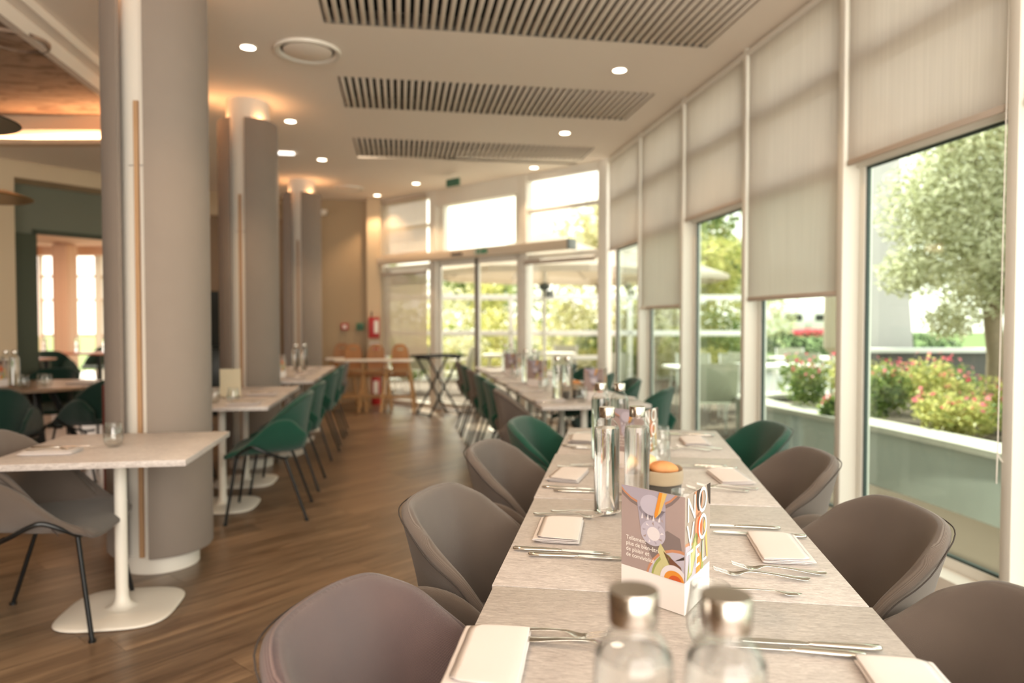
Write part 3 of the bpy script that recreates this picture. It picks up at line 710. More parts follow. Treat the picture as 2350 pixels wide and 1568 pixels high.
def chair_meshes(key, fab):
    b = BM(); gridsurf(b, back_fn, 15, 9, (.5, .42)); back = mesh(b, 'backrest', fab, smooth='all', subsurf=2, solid=.040)
    b = BM(); gridsurf(b, tub_fn, 21, 13, (.62, .52)); tub = mesh(b, 'seat', fab, smooth='all', subsurf=1, solid=.034)
    def off(u, v, d=.0215):
        p = Vector(back_fn(u, v)); du = Vector(back_fn(min(1, u+.02), v))-Vector(back_fn(max(-1, u-.02), v)); dv = Vector(back_fn(u, min(1, v+.02)))-Vector(back_fn(u, max(0, v-.02)))
        nrm = du.cross(dv).normalized()
        if nrm.y > 0: nrm = -nrm
        return p + nrm*d
    pts = [off(-.985, v/12*.93) for v in range(0, 13)] + [off(-.97+1.94*k/12, .975) for k in range(1, 12)] + [off(.985, .93-v/12*.93) for v in range(0, 13)]
    b = BM(); tube(b, smoothpath(pts, 2), .0017, 5); seam = mesh(b, 'seam', SEAM)
    return dict(back=back, tub=tub, seam=seam)
def leg_mesh(p0, p1):
    b = BM(); tube(b, [p0, p1], .0098, 10)
    f = Vector(p1); tube(b, [(f.x, f.y, .010), (f.x, f.y, .0)], .015, 12)
    return mesh(b, 'leg', M['black'])
LEGS = []
for s in (-1, 1):
    LEGS.append(leg_mesh((s*.212, .150, .425), (s*.262, .215, .006)))
    LEGS.append(leg_mesh((s*.205, -.150, .405), (s*.240, -.285, .006)))
RAILS = []
for s in (-1, 1):
    b = BM()
    pts = [(s*.150, .150, .415), (s*.205, .152, .424), (s*.262, .130, .458), (s*.292, .060, .500), (s*.300, .015, .495), (s*.290, -.060, .455), (s*.235, -.130, .418), (s*.195, -.155, .405), (s*.12, -.158, .402)]
    tube(b, smoothpath(pts, 5), .0095, 8); RAILS.append(mesh(b, 'side_rail', M['black']))
CH = {k: chair_meshes(k, M[f]) for k, f in (('grey', 'grey_fab'), ('green', 'green_fab'), ('dgreen', 'dgreen_fab'), ('rose', 'rose_fab'))}
def chair(kind, label, x, y, rz, group):
    t = thing('dining_chair', label, 'chair', (x, y, 0), rz, group); c = CH[kind]
    obj('seat', c['tub'], t); bk = obj('backrest', c['back'], t); obj('seam', c['seam'], bk)
    for m in LEGS: obj('leg', m, t)
    for m in RAILS: obj('side_rail', m, t)
    return t
def facing(dx, dy): return math.atan2(-dx, dy)      # rz so that local +y points along (dx,dy)
fR = facing(TC, TS); fL = facing(-TC, -TS)          # near table frame: facing +a / -a
def tchair(kind, label, a, b_, side, tw=0):
    x, y = T(a, b_); chair(kind, label, x, y, (fR if side == 'L' else fL)+math.radians(tw), 'chairs drawn up to the long table in front')
tchair('rose', 'dark rose-brown woven chair nearest the viewer, seat toward the long table', .045, -.365, 'L', -9)
tchair('grey', 'taupe chair second along the aisle side of the front table', .022, .40, 'L', -9)
tchair('grey', 'taupe chair third along the aisle side, before the green one', .015, 1.20, 'L', -8)
tchair('green', 'green chair at the far aisle-side end of the front table', .055, 1.93, 'L', -9)
tchair('grey', 'taupe chair cut by the picture corner, window side of the front table', .70, -.22, 'R', 7)
tchair('grey', 'large taupe chair second along the window side of the front table', .722, .43, 'R', 10)
tchair('grey', 'taupe chair third along the window side, with a crease in its back', .70, 1.21, 'R', 8)
tchair('green', 'green chair at the far window-side end of the front table', .705, 1.92, 'R', 11)
# far long table, room frame
rL = facing(RC, RS); rR = facing(-RC, -RS)
def rchair(kind, label, u, v, side, group, tw=0):
    x, y = R(u, v); return chair(kind, label, x, y, (rL if side == 'L' else rR)+math.radians(tw), group)
FL = [('grey', 'taupe chair standing out from the near aisle corner of the far table'), ('green', 'green chair second along the aisle side of the far table'), ('green', 'green chair third along the aisle side of the far table'),
      ('grey', 'taupe chair fourth along the aisle side of the far table'), ('green', 'green chair fifth along the aisle side of the far table'), ('grey', 'last taupe chair on the aisle side of the far table')]
for i, (k, l) in enumerate(FL): rchair(k, l, .985 if i else .97, 4.88+.715*i, 'L', 'chairs along the far long table', [-4, 0, 2, -1, 1, 0][i])
FR = [('green', 'broad green chair angled at the near window corner of the far table', -34), ('green', 'green chair second along the window side of the far table', -6), ('green', 'green chair third along the window side of the far table', -24),
      ('green', 'green chair fourth along the window side of the far table', 0), ('dgreen', 'deep green chair last on the window side of the far table', 0)]
for i, (k, l, tw) in enumerate(FR): rchair(k, l, 1.68, 5.0+.72*i, 'R', 'chairs along the far long table', tw)
# chairs along the row of small tables
RS_ = [('green', 'green chair with its whole side in view, at the second small table', 4.98), ('green', 'green chair second in the aisle row, behind the first', 5.80), ('green', 'green chair third in the aisle row, at the table beyond the middle column', 7.05),
       ('green', 'green chair fourth in the aisle row, mostly hidden', 7.85), ('grey', 'taupe chair last in the aisle row of green ones', 8.55)]
for i, (k, l, v) in enumerate(RS_): rchair(k, l, -.90, v, 'R', 'aisle row of chairs at the small tables', [3, 0, -4, 0, 2][i])
rchair('grey', 'taupe chair pulled up to the nearest small table', -1.465, 3.32, 'L', 'chairs by the nearest small table', 3)
for l, v, k in (('taupe chair on the wall side, half hidden by pedestals', 5.95, 'grey'),):
    rchair(k, l, -1.75, v, 'L', 'wall-side chairs at the small tables')
for l, X, Y, rz, k in (('deep green chair seen from behind at the round table', -3.86, 5.28, facing(-.35, 1), 'dgreen'), ('deep green chair turned to the round table, beside the burgundy bench', -3.60, 6.02, facing(-1, .28), 'dgreen'),
                       ('deep green chair on the doorway side of the round table', -4.62, 7.0, facing(.25, -1), 'dgreen')):
    chair(k, l, X, Y, rz, 'deep green chairs around the round table')

# ------------------------------------------------------------------ tables on white pedestals
def rrect(w, d, r, n=6):
    out = []
    for cx, cy, a0 in ((w/2-r, d/2-r, 0), (-w/2+r, d/2-r, 90), (-w/2+r, -d/2+r, 180), (w/2-r, -d/2+r, 270)):
        for i in range(n+1):
            a = math.radians(a0+90*i/n); out.append((cx+r*math.cos(a), cy+r*math.sin(a)))
    return out
def pedestal():
    b = BM(); lathe(b, [(.026, .705), (.026, .10), (.028, .06), (.036, .035), (.055, .022), (.09, .0185)], 24)
    box(b, -.16, .16, -.03, .03, .70, .718); box(b, -.03, .03, -.16, .16, .70, .718)
    col = mesh(b, 'pedestal_post', M['ped'])
    b = BM(); prof = []
    n = 48; rings = []
    for sc, z in ((1.0, .003), (1.02, .008), (1.0, .013), (.97, .0165), (.6, .0195), (.2, .021)):
        ring = []
        for i in range(n):
            a = 2*PI*i/n; ca, sa = math.cos(a), math.sin(a)
            r = .235/((abs(ca)**3.6+abs(sa)**3.6)**(1/3.6))*sc
            ring.append(b.verts.new((r*ca, r*sa, z)))
        rings.append(ring)
    for A_, B_ in zip(rings, rings[1:]):
        for i in range(n): b.faces.new((A_[i], A_[(i+1) % n], B_[(i+1) % n], B_[i]))
    b.faces.new(rings[0][::-1]); b.faces.new(rings[-1]); bo = bmesh.ops
    lathe(b, [(.235, 0), (.235, .003)], 24) if False else None
    return col, mesh(b, 'pedestal_base', M['ped'], smooth='all')
PCOL, PBASE = pedestal()
tops = {}
def top_mesh(w, d, th=.026):
    k = (round(w, 3), round(d, 3))
    if k not in tops:
        tops[k] = mesh(box(BM(), -w/2, w/2, -d/2, d/2, TZ-th, TZ), 'tabletop', M['lam'], bevel=.0012)
    return tops[k]
def table(label, x, y, rz, w, d, group, prot=0, dz=0):
    t = thing('dining_table', label, 'table', (x, y, dz), rz, group)
    obj('tabletop', top_mesh(w, d), t); obj('pedestal_post', PCOL, t); obj('pedestal_base', PBASE, t, rz=prot)
    return t
tn = ['front table module out of sight under the viewer', 'grey stone-look table module nearest the viewer, with two water bottles', 'grey stone-look table module carrying the standing menu card',
      'grey stone-look table module with the bread pot', 'grey stone-look table module at the far end of the front row']
for i in range(5):
    b0 = -1.5+.752*i; x, y = T(.375+(-.003, .004, 0, -.002, .003)[i], b0+.375)
    table(tn[i], x, y, TA, .75, .7495, 'modules of the front long table', dz=[0, 0, .0004, .002, .0008][i])
fn = ['first', 'second', 'third', 'fourth', 'fifth', 'sixth']
for i in range(6):
    x, y = R(1.308, 4.55+.705*i+.3525); table('far long table module, %s from the viewer' % fn[i], x, y, RA, .755, .703, 'modules of the far long table')
x, y = R(-1.24, 3.395); table('small grey table standing alone beside the nearest column', x, y, RA, .77, .76, 'small tables along the columns')
for i, v in enumerate((5.22, 5.98)):
    x, y = R(-1.235, v); table(['small table with the clear menu stand, before the middle column', 'small table touching the middle column'][i], x, y, RA, .76, .755, 'small tables along the columns')
for i, v in enumerate((7.28, 8.04, 8.80)):
    x, y = R(-1.18, v); table('small table %s beyond the middle column' % ['first', 'second', 'third'][i], x, y, RA, .76, .755, 'small tables along the columns')
t = thing('round_table', 'round dark-legged table between deep green chairs', 'table', (-4.28, 6.3, 0))
b = BM(); lathe(b, [(0, .712), (.58, .712), (.60, .72), (.60, .738), (.595, TZ), (0, TZ)], 48); obj('tabletop', mesh(b, 'tabletop', woodm('dim_walnut', (.16, .10, .06), (.30, .20, .13), .35)), t)
for k in range(4):
    a = PI/4+k*PI/2; b = BM(); tube(b, [(.12*math.cos(a), .12*math.sin(a), .71), (.42*math.cos(a), .42*math.sin(a), 0)], .028, 8); obj('leg', mesh(b, 'leg', M['black']), t)
# burgundy bench end
t = thing('bench', 'burgundy upholstered bench end behind the nearest column', 'bench', (-2.86, 5.05, 0), RA)
obj('backrest', mesh(box(BM(), -.06, .42, -.05, .06, .04, .86), 'backrest', M['burg'], bevel=.015), t)
obj('seat', mesh(box(BM(), -.06, .42, .06, .55, .04, .45), 'seat', M['burg'], bevel=.03), t)

# ------------------------------------------------------------------ tableware
def napkin_mesh():
    b = BM(); w, d, th = .118, .215, .0021
    path = []; lay = [.0016, .0052, .0088, .0126]
    for i, z in enumerate(lay):
        xs = (-w/2+.002*i, w/2-.001*i) if i % 2 == 0 else (w/2-.001*i, -w/2+.002*i)
        path += [(xs[0], z), (xs[1], z+.0004)]
        if i < 3:
            zm = (z+lay[i+1])/2; s = 1 if i % 2 == 0 else -1
            path.append((xs[1]+s*.0022, zm))
    rows = []
    n = 9
    for j in range(n):
        y = -d/2+d*j/(n-1)
        rows.append([b.verts.new((x+.0006*math.sin(j*2+k), y, z*(1+.22*max(0, 1-j/2)*(math.sin(k*1.3+1)*.5+.5)))) for k, (x, z) in enumerate(path)])
    for j in range(n-1):
        for k in range(len(path)-1): b.faces.new((rows[j][k], rows[j][k+1], rows[j+1][k+1], rows[j+1][k]))
    return mesh(b, 'napkin', M['linen'], smooth='all', solid=th, subsurf=1)
NAP = napkin_mesh()
def knife_meshes(L=.235):
    b = BM(); loft(b, [(0, 0, .0045, .003, .0025), (.004, 0, .005, .0096, .0044), (.03, 0, .005, .0098, .0046), (.075, 0, .0052, .0082, .0044), (.108, 0, .005, .0068, .0042), (.114, 0, .005, .0042, .0032), (.117, 0, .005, .0052, .0034), (.120, 0, .005, .004, .0026)], 12)
    h = mesh(b, 'handle', M['steel'], smooth='all')
    b = BM(); pts = [(.118, -.0045), (.135, -.0085), (.19, -.0105), (.218, -.0095), (.231, -.0045), (.235, .002), (.228, .0055), (.19, .0068), (.13, .0058), (.118, .0045)]
    prism(b, pts, .0042, .0058); bl = mesh(b, 'blade', M['steel'], smooth=False, bevel=.0004)
    return h, bl
KH, KB = knife_meshes()
def fork_mesh():
    b = BM()
    def zf(x):
        if x < .02: return .0035+.002*(1-x/.02)**2
        if x < .13: return .0035 + .0085*math.sin(PI*(x-.02)/.13*.62)
        t = (x-.13)/.075
        return .0035+.0085*math.sin(PI*.11/.13*.62)*(1-t)**2*1.0 + .0225*max(0, t-.32)**1.6 - .004*math.sin(PI*min(1, t*1.6))*.9 + .001
    def wf(x):
        pts = [(0, .005), (.004, .0105), (.03, .0105), (.07, .0064), (.115, .0040), (.130, .0045), (.142, .0105), (.155, .0124), (.165, .0125)]
        for (a, wa), (c, wc) in zip(pts, pts[1:]):
            if x <= c: return wa+(wc-wa)*(x-a)/(c-a)
        return .0125
    rows = []
    xs = [0, .002, .005, .012, .03, .05, .07, .09, .105, .118, .128, .135, .142, .15, .158, .165]
    for x in xs:
        w = wf(x); rows.append([b.verts.new((x, w*k/4, zf(x)+ .0008*(1-(k/4)**2)*(1 if x < .125 else -1))) for k in range(-4, 5)])
    for A_, B_ in zip(rows, rows[1:]):
        for k in range(8): b.faces.new((A_[k], A_[k+1], B_[k+1], B_[k]))
    # tines grow from column pairs
    last = rows[-1]
    for k0 in (0, 2, 4, 6):
        prevs = [last[k0], last[k0+1]] if k0 < 4 else [last[k0+1], last[k0+2]]
        ys = [v.co.y for v in prevs]
        cy0 = sum(ys)/2
        A_ = prevs
        for x in (.175, .185, .195, .203):
            hw = .00145*(1-(x-.165)/.09)
            c = cy0*(1-.08*(x-.165)/.04)
            B_ = [b.verts.new((x, c-hw, zf(x))), b.verts.new((x, c+hw, zf(x)))]
            b.faces.new((A_[0], A_[1], B_[1], B_[0])); A_ = B_
    return mesh(b, 'fork', M['steel'], smooth='all', solid=.0016, subsurf=1)
FORK = fork_mesh()
def lay(me_or_parts, name, label, cat, x, y, z, rz, group):
    if isinstance(me_or_parts, tuple):
        t = thing(name, label, cat, (x, y, z), rz, group)
        for n_, m_ in me_or_parts: obj(n_, m_, t)
        return t
    return tag(obj(name, me_or_parts, None, (x, y, z), rz), label, cat, group)
KN = (('handle', KH), ('blade', KB))
def setting(P, ang, where, seatside, b0, z, group, jit=0, kn=(-.165, -.203), fk=(.150, .185), knx=(.010, .052), fkx=(.022, .068), nb=0, na=.107, cut=True, nrot=0):
    """P maps local (a from the sitter's edge, b along) to world; ang = world angle of +a"""
    x, y = P(na, b0+nb)
    lay(NAP, 'napkin', 'folded white linen napkin ' + where, 'napkin', x, y, z, ang+math.radians(jit+nrot), group + ' napkins')
    sg = -1 if seatside == 'R' else 1
    for i, (kb, kx) in enumerate(zip(kn, knx)):
        x, y = P(kx, b0+kb)
        lay(KN, 'table_knife', 'steel knife %s, %s' % (['closer to the napkin', 'farther from the napkin'][i], where), 'knife', x, y, z, ang+math.radians([-1.2, 1.0][i]+jit), group + ' knives')
    for i, (fb, fx) in enumerate(zip(fk, fkx)):
        x, y = P(fx, b0+fb)
        lay(FORK, 'table_fork', 'steel fork %s, %s' % (['closer to the napkin', 'farther from the napkin'][i], where), 'fork', x, y, z, ang+math.radians([-3.5, -3][i]+jit), group + ' forks')
def PL_(off): return lambda a, b_: T(a, b_)
def PRt(a, b_): return T(.75-a, b_)
sets = [('at the place nearest the viewer, aisle side', 'L', -.325, dict(kn=(), fk=(.108, .075), knx=(), fkx=(.045, .095), na=.055, nrot=2)),
        ('at the second place on the aisle side', 'L', .400, dict()),
        ('at the third place on the aisle side', 'L', 1.075, dict(kn=(-.19, -.235), na=.08, nrot=-5, jit=-3, fk=(.155, .19), fkx=(.03, .075))),
        ('at the far place on the aisle side', 'L', 1.875, dict(kn=(-.185, -.23), na=.085, fk=(.15, .185), fkx=(.01, .05))),
        ('at the place nearest the viewer, window side', 'R', -.350, dict(kn=(.124, .155), fk=(), fkx=(), knx=(.08, .045), na=.045)),
        ('at the second place on the window side', 'R', .330, dict(kn=(.110, .178), fk=(-.165, -.205), knx=(.008, .058), fkx=(.035, .080), na=.098, jit=0)),
        ('at the third place on the window side', 'R', 1.13, dict(kn=(.165, .2), fk=(-.165, -.205), knx=(.045, .08), fkx=(.03, .067), na=.095, jit=2, nrot=6)),
        ('at the far place on the window side', 'R', 1.885, dict(kn=(.19, .225), fk=(-.175, -.215), knx=(.03, .06), fkx=(.04, .09), na=.14, nrot=3))]
for w, s, b0, kw in sets:
    setting(T if s == 'L' else PRt, TA if s == 'L' else TA+PI, w, s, b0, TZ+.0022, 'front table', **kw)
# bottles
def bottle_meshes(mat):
    b = BM(); prof = [(0, .0035), (.020, .003), (.030, .0), (.035, .002), (.0368, .008), (.0368, .235), (.0355, .250), (.030, .262), (.0225, .270), (.0195, .274), (.0195, .286)]
    lathe(b, prof, 40); body = mesh(b, 'bottle_body', M['glass'], smooth='all')
    b = BM(); lathe(b, [(0, .0075), (.022, .0065), (.031, .006), (.0352, .012), (.0356, .235), (.0340, .248), (.0335, .250), (0, .250)], 40); wat = mesh(b, 'water', mat, smooth=True)
    b = BM(); lathe(b, [(.0200, .279), (.0224, .2795), (.0228, .281), (.0228, .3085), (.0222, .3095), (0, .3098)], 40); cap = mesh(b, 'cap', M['brushed'], smooth=True)
    return body, wat, cap
BCL = bottle_meshes(M['water']); BFR = bottle_meshes(M['frost'])
def bottle(label, x, y, frosty=False, group='water bottles on the front table', z=TZ+.002):
    t = thing('water_bottle', label, 'bottle', (x, y, z), random.random()*3, group)
    m = BFR if frosty else BCL
    obj('bottle_body', m[0], t); obj('water', m[1], t); obj('cap', m[2], t); return t
def G(px, py, z):
    f = 1620.; ph = math.atan(44/1620); u = (px-1175)/f; v = (784-py)/f
    dz = -math.sin(ph)+v*math.cos(ph); dy = math.cos(ph)+v*math.sin(ph); t = (z-CAMZ)/dz
    return u*t, dy*t
bottle('blurred clear water bottle with a steel cap, nearest the viewer on the aisle side', .1115, .640)
bottle('blurred water bottle with a steel cap, nearest the viewer on the window side', .1925, .628)
bottle('clear water bottle with knives seen through it, behind the menu card', .2745, 2.035)
bottle('misted cold water bottle in front of the bread pot', .3650, 2.050, True)
bottle('clear water bottle of the far pair on the front table', .357, 2.84)
bottle('misted water bottle of the far pair on the front table', .432, 2.83, True)
# tumblers
def tumbler_mesh(h=.108):
    prof = [(0, .004), (.018, .003), (.024, .002), (.034, .014), (.0405, .034), (.041, .048), (.038, .075), (.0335, h), (.0330, h+.0008), (.0322, h), (.0365, .075), (.0395, .048), (.0390, .035), (.0330, .017), (.022, .008), (0, .008)]
    return mesh(lathe(BM(), prof, 36), 'tumbler', M['glass'], smooth='all')
TUM = tumbler_mesh()
def tumbler(label, x, y, group, z=TZ+.002): return tag(obj('glass_tumbler', TUM, None, (x, y, z), 0), label, 'glass', group)
gf = 'tumblers on the front table'
tumbler('stemless glass in front of the menu card, behind the bottle caps', .3380, 1.190, gf)
tumbler('stemless glass just behind the menu card, before the bread pot', .4560, 1.860, gf)
tumbler('stemless glass past the bread pot', .560, 2.66, gf); tumbler('stemless glass between the second menu card and the window side', .640, 3.02, gf)
# bread pot and rolls
def pot(x, y, label, z=TZ+.002):
    t = thing('bread_pot', label, 'basket', (x, y, z))
    b = BM()
    gridsurf(b, lambda u, v: ((.073-.004*(1-v))*math.cos(PI*u), (.073-.004*(1-v))*math.sin(PI*u), .002+.075*v), 41, 5, (.46, .08)); lathe(b, [(0, .003), (.068, .003)], 24)
    obj('pot_body', mesh(b, 'pot_body', M['jutedark'], solid=.004, smooth='all'), t)
    b = BM()
    def ff(u, v):
        a = PI*u; wv = .002*math.sin(3*a+1)+.0015*math.sin(5*a)
        if v < .5: r = .0775; z = .062+.044*(v/.5)*1.0+wv
        else: r = .0775-.009*((v-.5)/.5); z = .106+wv-.02*((v-.5)/.5)
        return (r*math.cos(a), r*math.sin(a), z)
    gridsurf(b, ff, 49, 7, (.48, .07)); obj('rolled_rim', mesh(b, 'rolled_rim', M['jute'], solid=.004, smooth='all', subsurf=1), t)
    return t
def roll(label, x, y, z, rz, s, mat, tilt=0):
    b = BM(); bmesh.ops.create_uvsphere(b, u_segments=24, v_segments=16, radius=1)
    for v in b.verts:
        n = 1+.05*math.sin(v.co.x*3+1)*math.cos(v.co.y*4); v.co = Vector((v.co.x*.047*n, v.co.y*.031*n, v.co.z*.025*n*(1-.12*math.exp(-(v.co.y*4)**2) if v.co.z > 0 else .8)))*s
    o = obj('bread_roll', mesh(b, 'bread_roll', mat, smooth='all'), None, (x, y, z), rot=(tilt, .12, rz)); return tag(o, label, 'bread', 'bread rolls in the felt pot')
px_, py_ = .450, 2.175
pot(px_, py_, 'round felt bread pot with a turned-down beige rim, behind the menu card')
roll('round golden bread roll on top at the front of the pot', px_+.018, py_-.012, TZ+.105, .15, 1.0, M['bread'])
roll('pale bread roll leaning at the back of the pot', px_-.028, py_+.026, TZ+.122, .9, .95, M['breadw'], .35)
roll('darker bread roll low inside the pot', px_+.01, py_+.02, TZ+.070, 2.0, 1.0, M['bread'])
roll('bread roll tucked at the side of the pot', px_-.02, py_-.02, TZ+.066, 1.5, .95, M['breadw'])

# ------------------------------------------------------------------ printed three-sided menu card
def menu_card(x, y, rz, label, group, detailed=True, H=.225):
    """corner at origin, face A runs along -x (to the corner's left), face B goes back along its own direction"""
    t = thing('menu_card', label, 'menu', (x, y, TZ+.002), rz, group)
    Cn = Vector((0, 0)); Lp = Vector((-.150, 0)); Rp = Vector((math.cos(math.radians(100.5)-0)*0 + .150*math.cos(math.radians(104.0)), .150*math.sin(math.radians(104.0))))
    def face(A_, B_, name, m):
        d = (B_-A_).normalized(); n = Vector((d.y, -d.x))*.0006
        b = BM(); prism(b, [tuple(A_), tuple(B_), tuple(B_-n), tuple(A_-n)], 0, H); return obj(name, mesh(b, name, m, smooth=False), t)
    faceA = face(Lp, Cn, 'card_face', M['card']); faceB = face(Cn, Rp, 'card_face', M['card'])
    # printed shapes on a face: u in 0..1 along, v in 0..1 up; each a hair proud of the card
    def pr(A_, B_, parent, name, poly, mat, lvl):
        d = (B_-A_); L_ = d.length; d = d.normalized(); n = Vector((d.y, -d.x)); b = BM()
        vs = [b.verts.new(((A_+d*L_*u_+n*(.00022*lvl+.0002)).x, (A_+d*L_*u_+n*(.00022*lvl+.0002)).y, v_*H)) for u_, v_ in poly]
        b.faces.new(vs); bmesh.ops.triangulate(b, faces=b.faces[:]); return obj(name, mesh(b, name, mat, smooth=False), parent)
    def ell(cx, cy, rx, ry, rot=0, n=28, a0=0, a1=360):
        o = []
        for i in range(n+1 if a1-a0 < 360 else n):
            a = math.radians(a0+(a1-a0)*i/n); X_, Y_ = rx*math.cos(a), ry*math.sin(a)
            X2 = X_*math.cos(rot)-Y_*math.sin(rot); Y2 = X_*math.sin(rot)+Y_*math.cos(rot); o.append((cx+X2, cy+Y2))
        return o
    def clipf(poly, lo=.275, hi=.998, l=0.002, r=.998):
        for a_, b__, c_ in ((0, -1, -lo), (0, 1, hi), (-1, 0, -l), (1, 0, r)): poly = clip_poly(poly, a_, b__, c_)
        return poly
    def text(A_, B_, parent, s, u_, v_, size, mat, sx=1.0, lvl=6, name='printed_text'):
        d = (B_-A_); L_ = d.length; ang = math.atan2(d.y, d.x); dn = d.normalized(); n = Vector((dn.y, -dn.x))
        c = bpy.data.curves.new(name, 'FONT'); c.body = s; c.size = size; c.space_line = .95
        c.materials.append(mat); c.resolution_u = 5; o = bpy.data.objects.new(name, c); COL.objects.link(o)
        dg = bpy.context.evaluated_depsgraph_get(); dg.update(); me = bpy.data.meshes.new_from_object(o.evaluated_get(dg)); bpy.data.objects.remove(o)
        o = bpy.data.objects.new(name, me); COL.objects.link(o); o.parent = parent
        p = A_+dn*L_*u_+n*(.00022*lvl+.0003); o.location = (p.x, p.y, v_*H); o.rotation_euler = (PI/2, 0, ang); o.scale = (sx, 1, 1)
        return o
    lo = .275
    pa = pr(Lp, Cn, faceA, 'printed_photo', [(0, lo), (1, lo), (1, 1), (0, 1)], M['photo'], 0)
    pb = pr(Cn, Rp, faceB, 'printed_photo', [(0, lo), (1, lo), (1, 1), (0, 1)], M['photob'], 0)
    def A(name, poly, mat, l): 
        poly = clipf(poly)
        if len(poly) > 2: pr(Lp, Cn, faceA, name, poly, M[mat], l)
    def B(name, poly, mat, l):
        poly = clipf(poly)
        if len(poly) > 2: pr(Cn, Rp, faceB, name, poly, M[mat], l)
    A('printed_plate', ell(.42, 1.22, .62, .40), 'ink_sh', 1); A('printed_plate', ell(.42, 1.235, .60, .385), 'ink_cop', 2); A('printed_plate', ell(.42, 1.245, .585, .375), 'ink_pale', 3)
    A('printed_shadow', [(.38, .54), (.55, .36), (.70, .36), (.97, .50), (.93, .64), (.74, .68)], 'ink_sh', 1)
    A('printed_drink', ell(.49, .87, .225, .12), 'ink_pale', 4); A('printed_drink', [(.27, .84), (.33, .62), (.71, .61), (.71, .84)], 'ink_pale', 4); A('printed_drink', ell(.52, .63, .195, .11), 'ink_lilac', 5)
    A('printed_drink', ell(.49, .87, .175, .09), 'ink_lilac', 5); A('printed_drink', ell(.53, .625, .10, .06), 'ink_white', 6)
    if detailed:
        for k in range(9):
            a = k*2*PI/9; A('printed_facet', [(.52+.11*math.cos(a), .63+.065*math.sin(a)), (.52+.175*math.cos(a+.12), .63+.10*math.sin(a+.12)), (.52+.145*math.cos(a+.28), .63+.085*math.sin(a+.28))], ['ink_white', 'ink_pale', 'photo'][k % 3], 7)
        for k in range(8):
            A('printed_facet', [(.33+.045*k, .735+.02*(k % 2)), (.352+.045*k, .79-.02*(k % 2)), (.368+.045*k, .74)], ['ink_white', 'photo'][k % 2], 7)
    A('printed_orange_slice', [(.62, 1.0), (.74, 1.0), (.64, .82), (.56, .765), (.545, .80)], 'ink_yellow', 8); A('printed_orange_slice', [(.62, 1.0), (.67, 1.0), (.60, .80), (.555, .765), (.545, .80)], 'ink_orange', 9)
    A('printed_dish', ell(.93, .18, .535, .36), 'ink_cop', 2); A('printed_dish', ell(.93, .175, .505, .34), 'ink_lilac', 3)
    B('printed_dish', ell(.02, .30, .60, .30), 'ink_cop', 2); B('printed_dish', ell(.02, .29, .57, .285), 'ink_lilac', 3)
    A('printed_avocado', ell(.66, .33, .19, .11, .7), 'ink_green', 4); A('printed_avocado', ell(.665, .32, .165, .09, .7), 'ink_avo', 5); A('printed_avocado', [(.60, .50), (.64, .56), (.76, .46), (.80, .36), (.70, .33)], 'ink_avo', 6)
    A('printed_leaf', [(.68, .50), (.95, .40), (1.0, .30), (.90, .27), (.80, .36)], 'ink_brown', 6); A('printed_leaf', [(.86, .44), (1.0, .50), (1.0, .47)], 'ink_dark', 6)
    A('printed_bowl', ell(.84, .275, .20, .125), 'ink_white', 7); A('printed_soup', ell(.85, .27, .15, .085), 'ink_orange', 8); A('printed_soup', ell(.87, .262, .10, .055), 'ink_red', 9)
    B('printed_avocado', [(.05, .28), (.18, .50), (.40, .64), (.50, .60), (.42, .46), (.25, .30)], 'ink_green', 4); B('printed_avocado', [(.10, .30), (.22, .48), (.40, .60), (.36, .46), (.25, .32)], 'ink_avo', 5)
    B('printed_carrot', [(.40, .275), (.46, .42), (.58, .44), (.62, .34), (.56, .275)], 'ink_orange', 5); B('printed_stalk', [(.60, .275), (.66, .55), (.74, .5), (.70, .275)], 'ink_green', 5)
    B('printed_pomegranate', ell(.50, .93, .17, .17), 'ink_cop', 4); B('printed_pomegranate', ell(.52, .93, .11, .12), 'ink_dark', 5); B('printed_figure', ell(.52, .66, .16, .14), 'ink_cop', 4); B('printed_figure', ell(.54, .665, .09, .09), 'ink_red', 5)
    B('printed_edge_plate', [(.86, 1.0), (1, 1.0), (1, .80), (.94, .82)], 'ink_dark', 4); B('printed_fork', [(.70, .66), (.78, .72), (.86, .55), (.90, .34), (.84, .34), (.78, .54)], 'ink_yellow', 4)
    if detailed:
        text(Lp, Cn, faceA, 'Tellement\nplus de bien-être,\nde plaisir et\nde convivialité', .085, .520, .0120, M['cardtext'], lvl=5)
        for s, u_, v_, sz, sx in (('N', .03, .775, .068, 1.02), ('O', .47, .785, .072, .95), ('V', .03, .545, .068, 1.05), ('O', .47, .545, .072, .95), ('T', .03, .335, .062, 1.0), ('E', .34, .335, .062, 1.0), ('L', .62, .335, .062, 1.0)):
            text(Cn, Rp, faceB, s, u_, v_, sz, M['cardtext'], sx, 8)
        text(Cn, Rp, faceB, 'MENU', .28, .145, .012, M['greyink'], 1, 2)
    return t
menu_card(.3255, 1.318, math.atan2(1.318-1.425, .3255-.226), 'standing folded menu card with a photo of a drink, white lettering down its narrow side', 'standing menu cards')
menu_card(.488, 2.605, math.atan2(2.605-2.71, .488-.385), 'second menu card, behind the misted bottle and bread pot', 'standing menu cards')
for l, u, v in (('menu card near the window corner of the far table', 1.42, 4.80), ('menu card in the middle of the far table', 1.22, 5.95), ('menu card at the back of the far table', 1.22, 7.3)):
    x, y = R(u, v); menu_card(x, y, -.55, l, 'standing menu cards', False)

